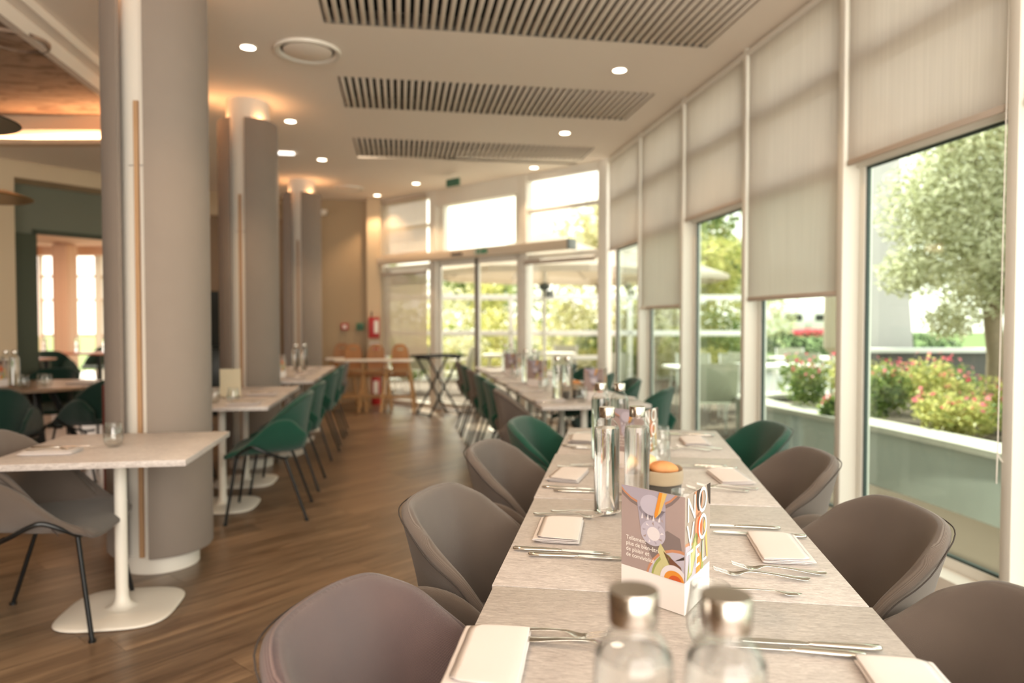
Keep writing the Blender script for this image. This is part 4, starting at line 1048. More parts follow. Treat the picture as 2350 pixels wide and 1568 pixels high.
# ------------------------------------------------------------------ far table dressing
def rset(kind, u, v, side, where, strip=False):
    P = (lambda a, b_: R(.93+a, b_)) if side == 'L' else (lambda a, b_: R(1.686-a, b_))
    ang = RA if side == 'L' else RA+PI
    x, y = P(.11, v); lay(NAP, 'napkin', 'folded napkin ' + where, 'napkin', x, y, TZ+.001, ang+PI/2, 'far table napkins')
    x, y = P(.02, v-.10); lay(KN, 'table_knife', 'knife beside the napkin ' + where, 'knife', x, y, TZ+.001, ang, 'far table knives')
    x, y = P(.02, v+.10); lay(FORK, 'table_fork', 'fork beside the napkin ' + where, 'fork', x, y, TZ+.001, ang, 'far table forks')
for i in range(6):
    rset('', 0, 4.84+.705*i, 'L', 'at the far table, %s place on the aisle side' % fn[i])
    rset('', 0, 4.90+.705*i, 'R', 'at the far table, %s place on the window side' % fn[i])
gb = 'water bottles on the far table'
for l, u, v in (('clear bottle of the first pair on the far table, aisle side', 1.12, 4.93), ('clear bottle of the first pair on the far table, window side', 1.20, 4.95), ('bottle of the second pair on the far table, aisle side', 1.14, 6.30),
                ('bottle of the second pair on the far table, window side', 1.22, 6.32), ('bottle of the last pair on the far table, aisle side', 1.18, 7.85), ('bottle of the last pair on the far table, window side', 1.26, 7.87)):
    x, y = R(u, v); bottle(l, x, y, False, gb)
x, y = R(1.29, 5.08); pot(x, y, 'small bread pot beside the first bottles on the far table')
roll('bread roll showing above the pot on the far table', x, y, TZ+.105, .4, 1.0, M['bread'])
for i, (u, v) in enumerate(((1.36, 4.98), (1.25, 4.74), (1.30, 5.42), (1.16, 5.62), (1.33, 6.7), (1.15, 7.0), (1.3, 7.5), (1.35, 8.2))):
    x, y = R(u, v); tumbler('tumbler on the far table, %s from the near end' % ['second', 'first', 'third', 'fourth', 'fifth', 'sixth', 'seventh', 'eighth'][i], x, y, 'tumblers on the far table')

# ------------------------------------------------------------------ dressing of the small tables
def strip_set(u, v, where, group):
    x, y = R(u, v); lay(NAP, 'napkin', 'napkin under cutlery ' + where, 'napkin', x, y, TZ+.001, RA+PI/2, group+' napkins')
    x, y = R(u-.085, v+.02); lay(KN, 'table_knife', 'knife lying on the napkin ' + where, 'knife', x, y, TZ+.019, RA+.03, group+' knives')
    x, y = R(u-.085, v-.022); lay(FORK, 'table_fork', 'fork lying on the napkin ' + where, 'fork', x, y, TZ+.017, RA-.02, group+' forks')
strip_set(-1.46, 3.25, 'on the nearest small table', 'nearest small table')
x, y = G(252, 1030, TZ); tumbler('clear tumbler on the nearest small table, before the column', x, y+.03, 'tumblers on the small tables')
def spoon_mesh():
    b = BM(); loft(b, [(0, 0, .004, .003, .001), (.01, 0, .004, .005, .001), (.05, 0, .006, .003, .001), (.09, 0, .007, .002, .0012), (.10, 0, .005, .006, .001), (.115, 0, .003, .0115, .001), (.13, 0, .0035, .0105, .001), (.142, 0, .005, .002, .001)], 10)
    return mesh(b, 'spoon', M['steel'], smooth='all')
SPN = spoon_mesh()
x, y = G(205, 1030, TZ); lay(SPN, 'dessert_spoon', 'small dark spoon beside the tumbler on the nearest small table', 'spoon', x, y, TZ+.001, .9, None)
x, y = R(.49, -.02); x, y = T(.49, .045); lay(SPN, 'dessert_spoon', 'spoon showing just past the narrow side of the menu card', 'spoon', x, y+.0, TZ+.003, 2.9+PI, None)
for i, (u, v) in enumerate(((-1.02, 4.98), (-1.02, 5.62), (-.99, 7.12), (-.99, 7.85), (-.99, 8.6))):
    strip_set(u-.02, v, 'at the %s place on the small tables' % fn[i], 'small tables')
for l, u, v in (('bottle of the pair on the second small table, near one', -1.42, 5.22), ('bottle of the pair on the second small table, far one', -1.37, 5.30), ('bottle beyond the middle column, first of four', -1.30, 7.10),
                ('bottle beyond the middle column, second of four', -1.22, 7.25), ('bottle beyond the middle column, third of four', -1.16, 8.3), ('bottle beyond the middle column, fourth of four', -1.08, 8.4)):
    x, y = R(u, v); bottle(l, x, y, False, 'water bottles on the small tables')
for i, (u, v) in enumerate(((-1.45, 5.0), (-1.40, 4.95), (-1.25, 5.08), (-1.12, 5.05), (-1.28, 6.98), (-1.18, 7.0))):
    x, y = R(u, v); tumbler('tumbler on the small tables, %s counting from the nearest column' % fn[i], x, y, 'tumblers on the small tables')
x, y = R(-1.22, 5.42)
t = thing('menu_stand', 'clear acrylic stand holding a cream sheet, on the second small table', 'menu stand', (x, y, TZ), RA)
obj('sheet', mesh(box(BM(), -.073, .073, -.001, .001, .012, .215), 'sheet', plain('cream_sheet', (.84, .72, .55), .5), smooth=False), t)
b = BM(); box(b, -.08, .08, -.004, -.0015, .0, .222); box(b, -.08, .08, -.004, .06, .0, .003); obj('acrylic', mesh(b, 'acrylic', thin_glass('acrylic', (.97, .98, .97)), smooth=False), t)
x, y = R(-1.20, 7.32); menu_card(x, y, -.5, 'pink and white menu card beyond the middle column', 'standing menu cards', False)
# round table items
for l, dx, dy in (('bottle on the round table, aisle side', -.08, -.12), ('bottle on the round table, wall side', -.17, -.10)): bottle(l, -4.28+dx, 6.3+dy, False, 'water bottles on the round table')
for i, (dx, dy) in enumerate(((.08, -.30), (.20, -.18), (.27, -.22), (.18, -.38))): tumbler('tumbler on the round table, %s of four' % fn[i], -4.28+dx, 6.3+dy, 'tumblers on the round table')
menu_card(-4.42, 6.0, -.4, 'menu card on the round table, cut by the picture edge', 'standing menu cards', False)
lay(NAP, 'napkin', 'napkin at the aisle edge of the round table', 'napkin', -3.90, 6.35, TZ+.001, 1.9, None)

# ------------------------------------------------------------------ wooden high chairs, tray stand and wall things at the far end
def high_chair():
    t = thing('high_chair', 'x', 'high chair', (0, 0, 0))
    for sx in (-1, 1):
        for sy in (-1, 1):
            b = BM(); top = (sx*.155, sy*.13-.0, .72 if sy < 0 else .60); tube(b, [top, (sx*.235, sy*.24, 0)], .019, 8); obj('leg', mesh(b, 'leg', M['wood']), t)
    obj('tray', mesh(prism(BM(), rrect(.46, .30, .08), .735, .762, Matrix.Translation((0, -.16, 0))), 'tray', M['white'], bevel=.006), t)
    obj('seat', mesh(prism(BM(), rrect(.34, .30, .05), .53, .55, Matrix.Translation((0, .0, 0))), 'seat', M['woodd']), t)
    b = BM()  # oval back with a hand hole
    n = 28; o_ = []; i_ = []
    for k in range(n):
        a = 2*PI*k/n; ca, sa = math.cos(a), math.sin(a)
        o_.append((.13*math.copysign(abs(ca)**.7, ca), .24*math.copysign(abs(sa)**.8, sa)+.74)); i_.append((.055*ca, .017*sa+.90))
    for yy in (0, 1): pass
    vo = [[b.verts.new((x, .16+dy, z)) for x, z in o_] for dy in (0, .014)]; vi = [[b.verts.new((x, .16+dy, z)) for x, z in i_] for dy in (0, .014)]
    for k in range(n):
        j = (k+1) % n
        b.faces.new((vo[0][k], vo[0][j], vi[0][j], vi[0][k])); b.faces.new((vo[1][j], vo[1][k], vi[1][k], vi[1][j])); b.faces.new((vo[0][k], vo[1][k], vo[1][j], vo[0][j])); b.faces.new((vi[0][j], vi[1][j], vi[1][k], vi[0][k]))
    obj('backrest', mesh(b, 'backrest', M['woodd']), t)
    for z, y, w in ((.60, -.165, .17), (.22, -.20, .2), (.50, .15, .17)):
        b = BM(); box(b, -w, w, y-.012, y+.012, z-.022, z+.022); obj('crossbar', mesh(b, 'crossbar', M['wood'], bevel=.004), t)
    obj('footrest', mesh(box(BM(), -.19, .19, -.26, -.16, .235, .25), 'footrest', M['wood'], bevel=.003), t)
    return t
hc0 = high_chair()
hl = ['wooden high chair nearest the tray stand, all its legs in view', 'second wooden high chair from the tray stand', 'third wooden high chair, in front of the extinguisher', 'wooden high chair closest to the far column']
for i, (X, Y, rz) in enumerate(((-1.66, 10.35, .05), (-2.02, 10.45, .15), (-2.36, 10.4, .1), (-2.62, 10.85, .2))):
    if i == 0: hc0.location = (X, Y, 0); hc0.rotation_euler = (0, 0, rz); hc0['label'] = hl[0]; hc0['group'] = 'wooden high chairs'
    else: dup(hc0, (X, Y, 0), rz, hl[i], 'wooden high chairs')
t = thing('tray_stand', 'black folding tray stand with crossed legs before the glass doors', 'tray stand', (-1.04, 9.92, 0), math.radians(38))
for s in (-1, 1):
    b = BM(); tube(b, [(-.25, s*.17, 0), (.25, s*.15, .80)], .016, 8); obj('leg', mesh(b, 'leg', M['black']), t)
    b = BM(); tube(b, [(.25, s*.17, 0), (-.25, s*.15, .80)], .016, 8); obj('leg', mesh(b, 'leg', M['black']), t)
for x, z in ((-.235, .03), (.235, .03), (.25, .80), (-.25, .80)):
    b = BM(); tube(b, [(x, -.19, z), (x, .19, z)], .013, 8); obj('crossbar', mesh(b, 'crossbar', M['black']), t)
o_ = thing('serving_tray', 'black tray lying on the folding stand', 'tray', (-1.04, 9.92, .815), math.radians(38))
b = BM(); prism(b, rrect(.66, .46, .06), .0, .012); obj('tray_base', mesh(b, 'tray_base', M['black']), o_)
b = BM(); tube(b, [(x, y, .02) for x, y in rrect(.66, .46, .06)], .011, 6, closed=True); obj('tray_rim', mesh(b, 'tray_rim', M['black']), o_)
# wall fittings
for u, m, l in ((-.86, 'red', 'small red fire alarm button on the tan wall'), (-.62, 'greenp', 'small green door release box on the tan wall')):
    t = thing('call_point', l, 'alarm button', R3(u, 11.66, 1.23), RA, 'wall buttons')
    obj('case', mesh(box(BM(), -.055, .055, -.04, .018, -.055, .055), 'case', M[m], bevel=.008), t); obj('button_plate', mesh(box(BM(), -.028, .028, -.045, -.04, -.028, .028), 'button_plate', M['white' if m == 'red' else 'greend'], smooth=False), t)
def extinguisher(name, loc, label, s=1):
    t = thing(name, label, 'fire extinguisher', loc, RA)
    b = BM(); lathe(b, [(0, 0), (.055*s, 0), (.06*s, .012), (.06*s, .36*s), (.05*s, .40*s), (.02*s, .43*s), (.018*s, .45*s)], 20); obj('cylinder_body', mesh(b, 'cylinder_body', M['red']), t)
    b = BM(); box(b, -.012, .012, -.06, .03, .45*s, .47*s); tube(b, smoothpath([(0, -.02, .45*s), (.05*s, -.05, .44*s), (.075*s, -.05, .3*s), (.07*s, -.05, .12*s)], 5), .008, 6); obj('valve_hose', mesh(b, 'valve_hose', M['black']), t)
    obj('paper_label', mesh(box(BM(), -.03*s, .03*s, -.0605*s-.002, -.055*s, .14*s, .3*s), 'paper_label', M['white'], smooth=False), t); return t
extinguisher('fire_extinguisher', R3(-.36, 11.35, .002), 'red fire extinguisher standing on the floor behind the high chairs', 1.25)
t = thing('fire_cabinet', 'red and white fire equipment box on the pale post', 'fire box', R3(-.39, 11.43, 1.05), RA)
obj('box_case', mesh(box(BM(), -.085, .085, -.05, .065, 0, .33), 'box_case', M['red'], bevel=.006), t); obj('white_panel', mesh(box(BM(), .005, .07, -.055, -.05, .08, .28), 'white_panel', M['white'], smooth=False), t)
b = BM(); tube(b, [(-.04, -.02, .33), (-.04, -.02, .42)], .012, 6); obj('top_handle', mesh(b, 'top_handle', M['black']), t)
t = thing('fire_sign', 'red and white fire notice below the red box', 'sign', R3(-.38, 11.485, .72), RA)
obj('notice_board', mesh(box(BM(), -.075, .075, -.006, .006, 0, .26), 'notice_board', M['white'], smooth=False), t)
b = BM(); box(b, -.055, .055, -.009, -.006, .11, .235); obj('red_square', mesh(b, 'red_square', M['red'], smooth=False), t)
b = BM(); tube(b, [(-.02, -.011, .13), (-.02, -.011, .21), (.025, -.011, .21)], .006, 5); lathe(b, [(0, -.003), (.018, 0), (0, .003)], 10, (.02, -.012, .15)); obj('hose_mark', mesh(b, 'hose_mark', M['white']), t)
obj('blue_square', mesh(box(BM(), -.055, .055, -.009, -.006, .03, .075), 'blue_square', plain('notice_blue', (.05, .10, .3), .4), smooth=False), t)
t = thing('camera_dome', 'small white security camera high on the tan wall', 'camera', R3(-1.18, 11.6, 3.06), RA)
b = BM(); lathe(b, [(0, -.06), (.05, -.05), (.065, 0), (.065, .02), (0, .02)], 16); obj('dome', mesh(b, 'dome', M['white']), t); obj('bracket', mesh(box(BM(), -.02, .02, 0, .08, -.01, .03), 'bracket', M['white'], smooth=False), t)
# black bar cabinet with a dispenser glimpsed between the columns
t = thing('bar_cabinet', 'black bar cabinet glimpsed between the first two columns', 'cabinet', R3(-3.02, 10.6, 0), RA)
obj('cabinet_body', mesh(box(BM(), -.6, .7, -.3, .3, 0, .92), 'cabinet_body', M['blackd'], bevel=.004), t)
obj('worktop', mesh(box(BM(), -.62, .72, -.32, .32, .92, .95), 'worktop', M['blackd'], smooth=False), t)
b = BM(); box(b, -.55, .65, .2, .28, .95, 1.75); obj('back_panel', mesh(b, 'back_panel', M['blackd'], smooth=False), t)
t = thing('drink_dispenser', 'white and green drink dispenser on the black bar cabinet', 'dispenser', R3(-3.0, 10.5, .951), RA)
obj('housing', mesh(box(BM(), -.12, .12, -.1, .1, .28, .62), 'housing', M['white'], bevel=.02), t); obj('tank', mesh(box(BM(), -.10, .10, -.09, .09, .0, .28), 'tank', plain('teal_drink', (.02, .38, .22), .2), bevel=.01), t)
obj('lid', mesh(box(BM(), -.11, .11, -.09, .09, .62, .68), 'lid', M['black'], bevel=.01), t)
# tables and chairs in the far room
for i, (X, Y) in enumerate(((-8.05, 12.9), (-7.9, 10.6))):
    t = thing('dining_table', ['reddish table by the far room window', 'reddish table just inside the doorway room'][i], 'table', (X, Y, 0), 0, 'tables in the far room')
    obj('tabletop', mesh(box(BM(), -.8, .8, -.4, .4, .72, .75), 'tabletop', plain('red_wood', (.35, .12, .06), .3), bevel=.004), t)
    for sx in (-.7, .7):
        for sy in (-.33, .33): obj('leg', mesh(box(BM(), sx-.03, sx+.03, sy-.03, sy+.03, 0, .72), 'leg', M['black'], smooth=False), t)
    for k in (-.5, .1, .6):
        bottle('bottle on the %s in the far room, %s of three' % (['table by the window', 'table inside the doorway'][i], {-.5: 'first', .1: 'second', .6: 'third'}[k]), X+k, Y, False, 'bottles in the far room', .751)
for i, (X, Y, rz) in enumerate(((-8.5, 12.0, 0), (-7.7, 12.0, 0), (-8.1, 9.75, 0), (-7.4, 9.8, 0), (-8.0, 13.7, 3.1))):
    chair('dgreen', 'dark chair in the far room, %s counting from the doorway' % ['fourth', 'third', 'second', 'first', 'fifth'][i], X, Y, rz, 'dark chairs in the far room')

# ------------------------------------------------------------------ terrace and garden outside
def stone(name, c, var=.12, sc=5, rough=.85): return plain(name, c, rough, bump=.2, bscale=80, var=var, vscale=sc)
M['pave'] = stone('pale_paving', (.52, .50, .46)); M['conc'] = stone('pale_concrete', (.55, .52, .46)); M['dwall'] = stone('dark_render', (.12, .11, .105)); M['tower'] = stone('grey_render', (.55, .51, .51), .05, 1)
M['lawn'] = plain('lawn_green', (.13, .20, .045), .9, var=.4, vscale=2); M['soil'] = stone('soil', (.08, .055, .035)); M['outw'] = plain('outdoor_white', (.82, .80, .76), .5)
M['canvas'] = screen_cloth('parasol_canvas', (.72, .65, .56), 0.0, .45)
M['mesh_cloth'] = plain('pale_green_sling', (.42, .42, .32), .7)
M['olive'] = leafm('olive_leaf', (.36, .37, .20), (.93, .91, .72), .3, .62)
M['leafy'] = leafm('yellow_green_leaf', (.34, .37, .10), (.80, .74, .32), .4, .6)
M['leafg'] = leafm('green_leaf', (.10, .18, .05), (.40, .46, .15), .4, .5)
M['leafd'] = leafm('dark_leaf', (.025, .055, .022), (.09, .14, .05), .45, .3)
M['leafp'] = leafm('pale_leaf', (.55, .55, .33), (.90, .86, .62), .4, .55)
M['petal'] = leafm('pink_petal', (.75, .10, .16), (.95, .32, .38), .5, .5)
M['barkm'] = plain('bark', (.27, .20, .14), .9, bump=.8, bscale=30, var=.3, vscale=20)
def rnd(a, b): return a+(b-a)*random.random()
def leaves_mesh(name, mat, n, size, blobs, aspect=.42, shell=.55):
    """leaf quads filling ellipsoid blobs (cx,cy,cz,rx,ry,rz)"""
    vs, fs = [], []
    wsum = [b[3]*b[4]+b[4]*b[5]+b[3]*b[5] for b in blobs]; tot = sum(wsum)
    for bl_, w in zip(blobs, wsum):
        for _ in range(max(3, int(n*w/tot))):
            d = Vector((random.gauss(0, 1), random.gauss(0, 1), random.gauss(0, 1))).normalized()
            r = shell+(1-shell)*random.random()**.7
            p = Vector((bl_[0]+d.x*r*bl_[3], bl_[1]+d.y*r*bl_[4], bl_[2]+d.z*r*bl_[5]))
            a = Vector((random.gauss(0, 1), random.gauss(0, 1), random.gauss(0, .7))).normalized()
            nn = (d+Vector((random.gauss(0, .6), random.gauss(0, .6), random.gauss(0, .6)))).normalized(); c = a.cross(nn)
            if c.length < .05: continue
            c.normalize(); L_ = size*rnd(.7, 1.35)/2; W_ = L_*aspect; k = len(vs)
            vs += [p-a*L_, p+c*W_+nn*W_*.3, p+a*L_, p-c*W_+nn*W_*.3]; fs.append((k, k+1, k+2, k+3))
    me = bpy.data.meshes.new(name); me.from_pydata(vs, [], fs); me.materials.append(mat); return me
def pl_tree(label, X, Y, z0, h, r, mat, n=2500, size=.16, group='garden trees', trunk=.09, crown_lo=.35, nb=9, name='tree', cat='tree', aspect=.45):
    t = thing(name, label, cat, (X, Y, z0), rnd(0, 6), group)
    cz = h*(1+crown_lo)/2; rz_ = h*(1-crown_lo)/2
    bl_ = []
    for _ in range(nb):
        d = Vector((random.gauss(0, 1), random.gauss(0, 1), random.gauss(0, 1))).normalized()*rnd(.35, .62)
        bl_.append((d.x*r, d.y*r, cz+d.z*rz_, r*rnd(.34, .52), r*rnd(.34, .52), rz_*rnd(.34, .5)))
    c = obj('crown', leaves_mesh('crown', mat, n, size, bl_, aspect), t); c['kind'] = 'stuff'
    b = BM(); tube(b, smoothpath([(0, 0, -.05), (.03*h*.3, .02, h*.25), (0, .05, cz)], 4), [trunk]*5+[trunk*.7]*4, 8)
    for k in range(5):
        a = k*1.3; tube(b, smoothpath([(0, .02, h*rnd(.25, .5)), (r*.3*math.cos(a), r*.3*math.sin(a), cz), (r*.55*math.cos(a), r*.55*math.sin(a), cz+rz_*.4)], 3), trunk*.35, 5)
    obj('trunk', mesh(b, 'trunk', M['barkm']), t); return t
def shrub(label, X, Y, z0, r, h, mat, n=900, size=.09, group='garden shrubs', name='shrub'):
    t = thing(name, label, 'shrub', (X, Y, z0), rnd(0, 6), group); bl_ = []
    for _ in range(6):
        a = rnd(0, 2*PI); q = rnd(0, .5); bl_.append((q*r*math.cos(a), q*r*math.sin(a), h*rnd(.4, .62), r*rnd(.45, .6), r*rnd(.45, .6), h*rnd(.32, .42)))
    bl_.append((0, 0, h*.5, r*.85, r*.85, h*.48))
    c = obj('foliage', leaves_mesh('foliage', mat, n, size, bl_, .5, .7), t); c['kind'] = 'stuff'
    b = BM()
    for k in range(5):
        a = k*1.256; tube(b, [(0, 0, -.02), (r*.4*math.cos(a), r*.4*math.sin(a), h*.55)], .012, 5)
    obj('stems', mesh(b, 'stems', M['barkm']), t); return t
# ground
ter = sbox('ground_terrace', -20, 30, -6, 20, -.20, -.075, M['pave'], label='pale terrace beyond the glazing')
pv = BM()
pm = mesh(box(BM(), -.298, .298, -.298, .298, -.075, -.032), 'paver', M['pave'], bevel=.004)
gx = 0
for i in range(0, 14):
    for j in range(-2, 30):
        u, v = WU+.55+i*.6, 1.0+j*.6
        x, y = R(u, v)
        if y < 2.2 or x/y > .80 or y > 15: continue
        if gx < 280: o = obj('paver', pm, ter, (x, y, rnd(-.002, .002)), RA); gx += 1
M['lawnm'] = M['lawn']
lb = BM(); nx, ny = 30, 24; V = []
for j in range(ny+1):
    row = []
    for i in range(nx+1):
        x = -40+120*i/nx; y = 19.5+60*j/ny; tt = (y-19.5)
        z = -.12+.26*min(1, tt/4)+.001*tt+.05*math.sin(x*.35)*min(1, tt/8)
        row.append(lb.verts.new((x, y, z)))
    V.append(row)
for j in range(ny):
    for i in range(nx): lb.faces.new((V[j][i], V[j][i+1], V[j+1][i+1], V[j+1][i]))
struct('lawn', mesh(lb, 'lawn', M['lawn'], smooth='all'), label='rising green lawn far behind the terrace')
# curved planter wall with pale coping
ptop = [(3.18, 2.2), (3.16, 3.4), (3.09, 4.4), (2.98, 5.2), (2.84, 5.9), (2.66, 6.6), (2.50, 7.2), (2.47, 7.7), (2.62, 8.1), (3.0, 8.35), (3.6, 8.4)]
sp = smoothpath([(x, y, 0) for x, y in ptop], 5); b = BM(); cpb = BM()
def offp(i, d):
    p = sp[i]; t = sp[min(i+1, len(sp)-1)]-sp[max(i-1, 0)]; t.normalize(); return (p.x+t.y*d, p.y-t.x*d)
for i in range(len(sp)-1):
    prism(b, [offp(i, 0), offp(i+1, 0), offp(i+1, .26), offp(i, .26)], -.08, .43)
    prism(cpb, [offp(i, -.02), offp(i+1, -.02), offp(i+1, .30), offp(i, .30)], .43, .475)
pw = thing('garden_planter', 'curved pale concrete planter wall outside the windows', 'planter', (0, 0, 0))
for bb, nm in ((b, 'wall_face'), (cpb, 'coping')):
    bmesh.ops.remove_doubles(bb, verts=bb.verts[:], dist=.0005)
    obj(nm, mesh(bb, nm, M['conc'] if nm == 'coping' else stone('shaded_concrete', (.50, .53, .50), .15, 3)), pw)
soil = BM(); poly = [offp(i, .24) for i in range(len(sp))] + [(6.6, 8.3), (6.6, 2.2)]
prism(soil, poly, .2, .40); obj('planting_soil', mesh(soil, 'planting_soil', M['soil'], smooth=False), pw)
# olive tree and flowering shrubs
t = thing('olive_tree', 'olive tree with silvery leaves standing in the planter', 'tree', (4.42, 6.45, .38))
OZ = -.36
bl_ = [(-.15, 0, 1.95, .62, .6, .42), (.35, .1, 2.05, .6, .6, .5), (.0, .1, 2.5, .6, .6, .45), (-.45, 0, 2.35, .45, .45, .42), (.55, 0, 2.6, .5, .5, .5), (-.2, .1, 2.95, .42, .5, .36), (.35, .1, 3.1, .55, .5, .42), (.9, .1, 2.2, .5, .5, .6), (-.62, 0, 1.72, .26, .3, .2), (.1, 0, 1.55, .5, .4, .22), (-.35, -.1, 1.3, .22, .2, .18), (.9, .2, 3.0, .4, .4, .5), (0, 0, 3.5, .3, .3, .3), (.5, 0, 3.7, .3, .3, .3)]
bl_ = [(b0[0]*1.2-.05, b0[1], b0[2]+OZ, b0[3]*1.15, b0[4]*1.1, b0[5]*1.15) for b0 in bl_]
c = obj('crown', leaves_mesh('crown', M['olive'], 40000, .075, bl_, .30, .15), t); c['kind'] = 'stuff'
b = BM(); tube(b, smoothpath([(.0, 0, -.05), (.03, .02, .5), (-.01, .03, 1.0), (.05, .03, 1.35)], 5), [.085]*6+[.075]*5+[.065]*5, 12)
for e in ((-.5, 0, 2.3), (.5, .1, 2.4), (.1, .1, 3.1), (.9, .1, 2.3), (-.2, .1, 2.7)): tube(b, smoothpath([(.03, .03, 1.15), (e[0]*.4, e[1], 1.7), e], 5), .026, 6)
obj('trunk', mesh(b, 'trunk', M['barkm']), t)
def rose(label, X, Y, r, h, n=700, fl=60, mat='leafg'):
    t = thing('flowering_shrub', label, 'shrub', (X, Y, .38), 0, 'flowering shrubs in the planter'); bl_ = []
    for _ in range(6):
        a = rnd(0, 2*PI); q = rnd(0, .55); bl_.append((q*r*math.cos(a), q*r*math.sin(a), h*rnd(.35, .65), r*rnd(.4, .6), r*rnd(.4, .6), h*rnd(.28, .4)))
    c = obj('foliage', leaves_mesh('foliage', M[mat], n, .055, bl_, .5, .4), t); c['kind'] = 'stuff'
    tops_ = [(b_[0], b_[1], b_[2]+b_[5]*.75, b_[3]*1.0, b_[4]*1.0, b_[5]*.45) for b_ in bl_]
    c = obj('blossoms', leaves_mesh('blossoms', M['petal'], fl, .042, tops_, .9, .6), t); c['kind'] = 'stuff'; return t
rs = [('pink-flowered shrub at the bend of the planter', 3.35, 6.3, .36, .55, 'leafg'), ('pink-flowered shrub left of the olive trunk', 3.75, 6.2, .40, .62, 'leafy'), ('low flowering shrub below the olive tree', 4.05, 5.7, .42, .5, 'leafy'),
      ('flowering shrub close to the nearest mullion', 3.75, 5.0, .40, .48, 'leafg'), ('yellow-green shrub spilling over the coping', 3.50, 5.55, .38, .42, 'leafy'), ('flowering shrub right of the olive trunk', 4.75, 6.0, .42, .62, 'leafg'),
      ('shrub at the far end of the planter', 2.98, 7.1, .34, .62, 'leafg'), ('flowering shrub behind the olive tree', 4.3, 7.1, .5, .6, 'leafg'), ('small flowering shrub before the dark wall', 3.6, 7.3, .45, .62, 'leafy'), ('flowering shrub beyond the right window edge', 4.3, 4.9, .45, .5, 'leafy'),
      ('low shrub hanging over the planter wall between two windows', 2.86, 6.25, .22, .30, 'leafg')]
for l, X, Y, r, h, m in rs: rose(l, X, Y, r, h, 1300, 45, m)
# dark retaining wall with white rail, grey tower
struct('wall_garden', mesh(box(BM(), 4.25, 9.5, 8.9, 9.1, -.1, .92), 'wall_garden', M['dwall'], smooth=False), label='dark garden wall behind the planter')
struct('trim_8', mesh(box(BM(), 4.2, 9.5, 8.85, 9.15, .92, .97), 'trim_8', M['outw'], smooth=False), label='white cap on the dark garden wall')
b = BM(); Vv = [(4.72, 9.6, -.1), (5.55, 9.6, -.1), (5.18, 9.6, 4.2), (4.62, 9.6, 4.6)]
f0 = [b.verts.new(p) for p in Vv]; f1 = [b.verts.new((p[0]+.2, p[1]+.7, p[2])) for p in Vv]; b.faces.new(f0[::-1]); b.faces.new(f1)
for i in range(4): b.faces.new((f0[i], f0[(i+1) % 4], f1[(i+1) % 4], f1[i]))
tag(obj('building_fin', mesh(b, 'building_fin', M['tower'], smooth=False)), 'leaning grey building fin behind the olive tree', 'building')
# terrace furniture
def out_table(label, X, Y, w=1.3, d=.75, rz=0):
    t = thing('terrace_table', label, 'table', (X, Y, -.03), rz, 'white terrace tables')
    obj('tabletop', mesh(prism(BM(), rrect(w, d, .06), .735, .775), 'tabletop', M['outw'], bevel=.005), t)
    for sx in (-1, 1):
        for sy in (-1, 1):
            b = BM(); tube(b, [(sx*(w/2-.12), sy*(d/2-.1), .74), (sx*(w/2-.05), sy*(d/2-.05), 0)], .016, 6); obj('leg', mesh(b, 'leg', M['outw']), t)
def out_chair0():
    t = thing('terrace_chair', 'x', 'chair', (0, 0, 0))
    for s in (-1, 1):
        b = BM(); tube(b, smoothpath([(s*.25, .22, 0), (s*.25, .20, .42), (s*.25, .16, .62), (s*.25, -.15, .64)], 4), .013, 6); obj('leg', mesh(b, 'leg', M['outw']), t)
        b = BM(); tube(b, smoothpath([(s*.24, -.30, 0), (s*.24, -.2, .42), (s*.235, -.30, .88)], 5), .013, 6); obj('leg', mesh(b, 'leg', M['outw']), t)
    obj('seat', mesh(gridsurf(BM(), lambda u, v: (u*.235, -.2+.42*v, .43-.02*math.sin(PI*v)), 5, 6), 'seat', M['mesh_cloth'], solid=.006), t)
    obj('backrest', mesh(gridsurf(BM(), lambda u, v: (u*.235, -.2-.10*v-.03*math.sin(PI*v)*(1-u*u), .44+.44*v), 7, 6), 'backrest', M['mesh_cloth'], solid=.006), t)
    return t
out_table('white terrace table under the long blind, beside the planter', 4.75, 11.2, 1.1, .8, .2); out_table('white terrace table nearer the window, second along', 3.55, 9.3, 1.0, .7, .1)
out_table('white terrace table seen under the short blind', 2.45, 9.0, .9, .7, .1); out_table('white terrace table outside the corner post', 1.35, 11.6, 1.0, .7, .2); out_table('white terrace table right outside the doors', .75, 12.9, .8, .7, 0); out_table('white terrace table outside the sliding door', -.1, 12.2, .8, .7, 0)
oc = out_chair0(); cl = [('terrace chair with its back to the planter, in the big window gap', 4.15, 10.2, 2.6), ('terrace chair at the table nearest the windows', 3.2, 9.9, 3.0), ('terrace chair beside the planter end', 3.05, 10.6, 1.6), ('terrace chair facing the first white table', 4.9, 12.2, 3.1),
      ('terrace chair under the short blind, in front', 2.25, 8.0, 0), ('terrace chair under the short blind, behind', 2.6, 9.9, 3.1), ('terrace chair outside the corner post', 1.45, 10.7, .2), ('white terrace chair past the sliding door leaf', .1, 11.5, .9),
      ('terrace chair next to the white table outside the doors', .95, 13.6, 2.8), ('terrace chair far out behind the tray stand', -1.0, 13.0, 1.4), ('terrace chair outside the screened bay', -1.9, 13.4, .6), ('second terrace chair outside the screened bay', -2.5, 13.9, -.4)]
for i, (l, X, Y, rz) in enumerate(cl):
    if i == 0: oc.location = (X, Y, -.03); oc.rotation_euler = (0, 0, rz); oc['label'] = l; oc['group'] = 'sling chairs on the terrace'
    else: dup(oc, (X, Y, -.03), rz, l, 'sling chairs on the terrace')
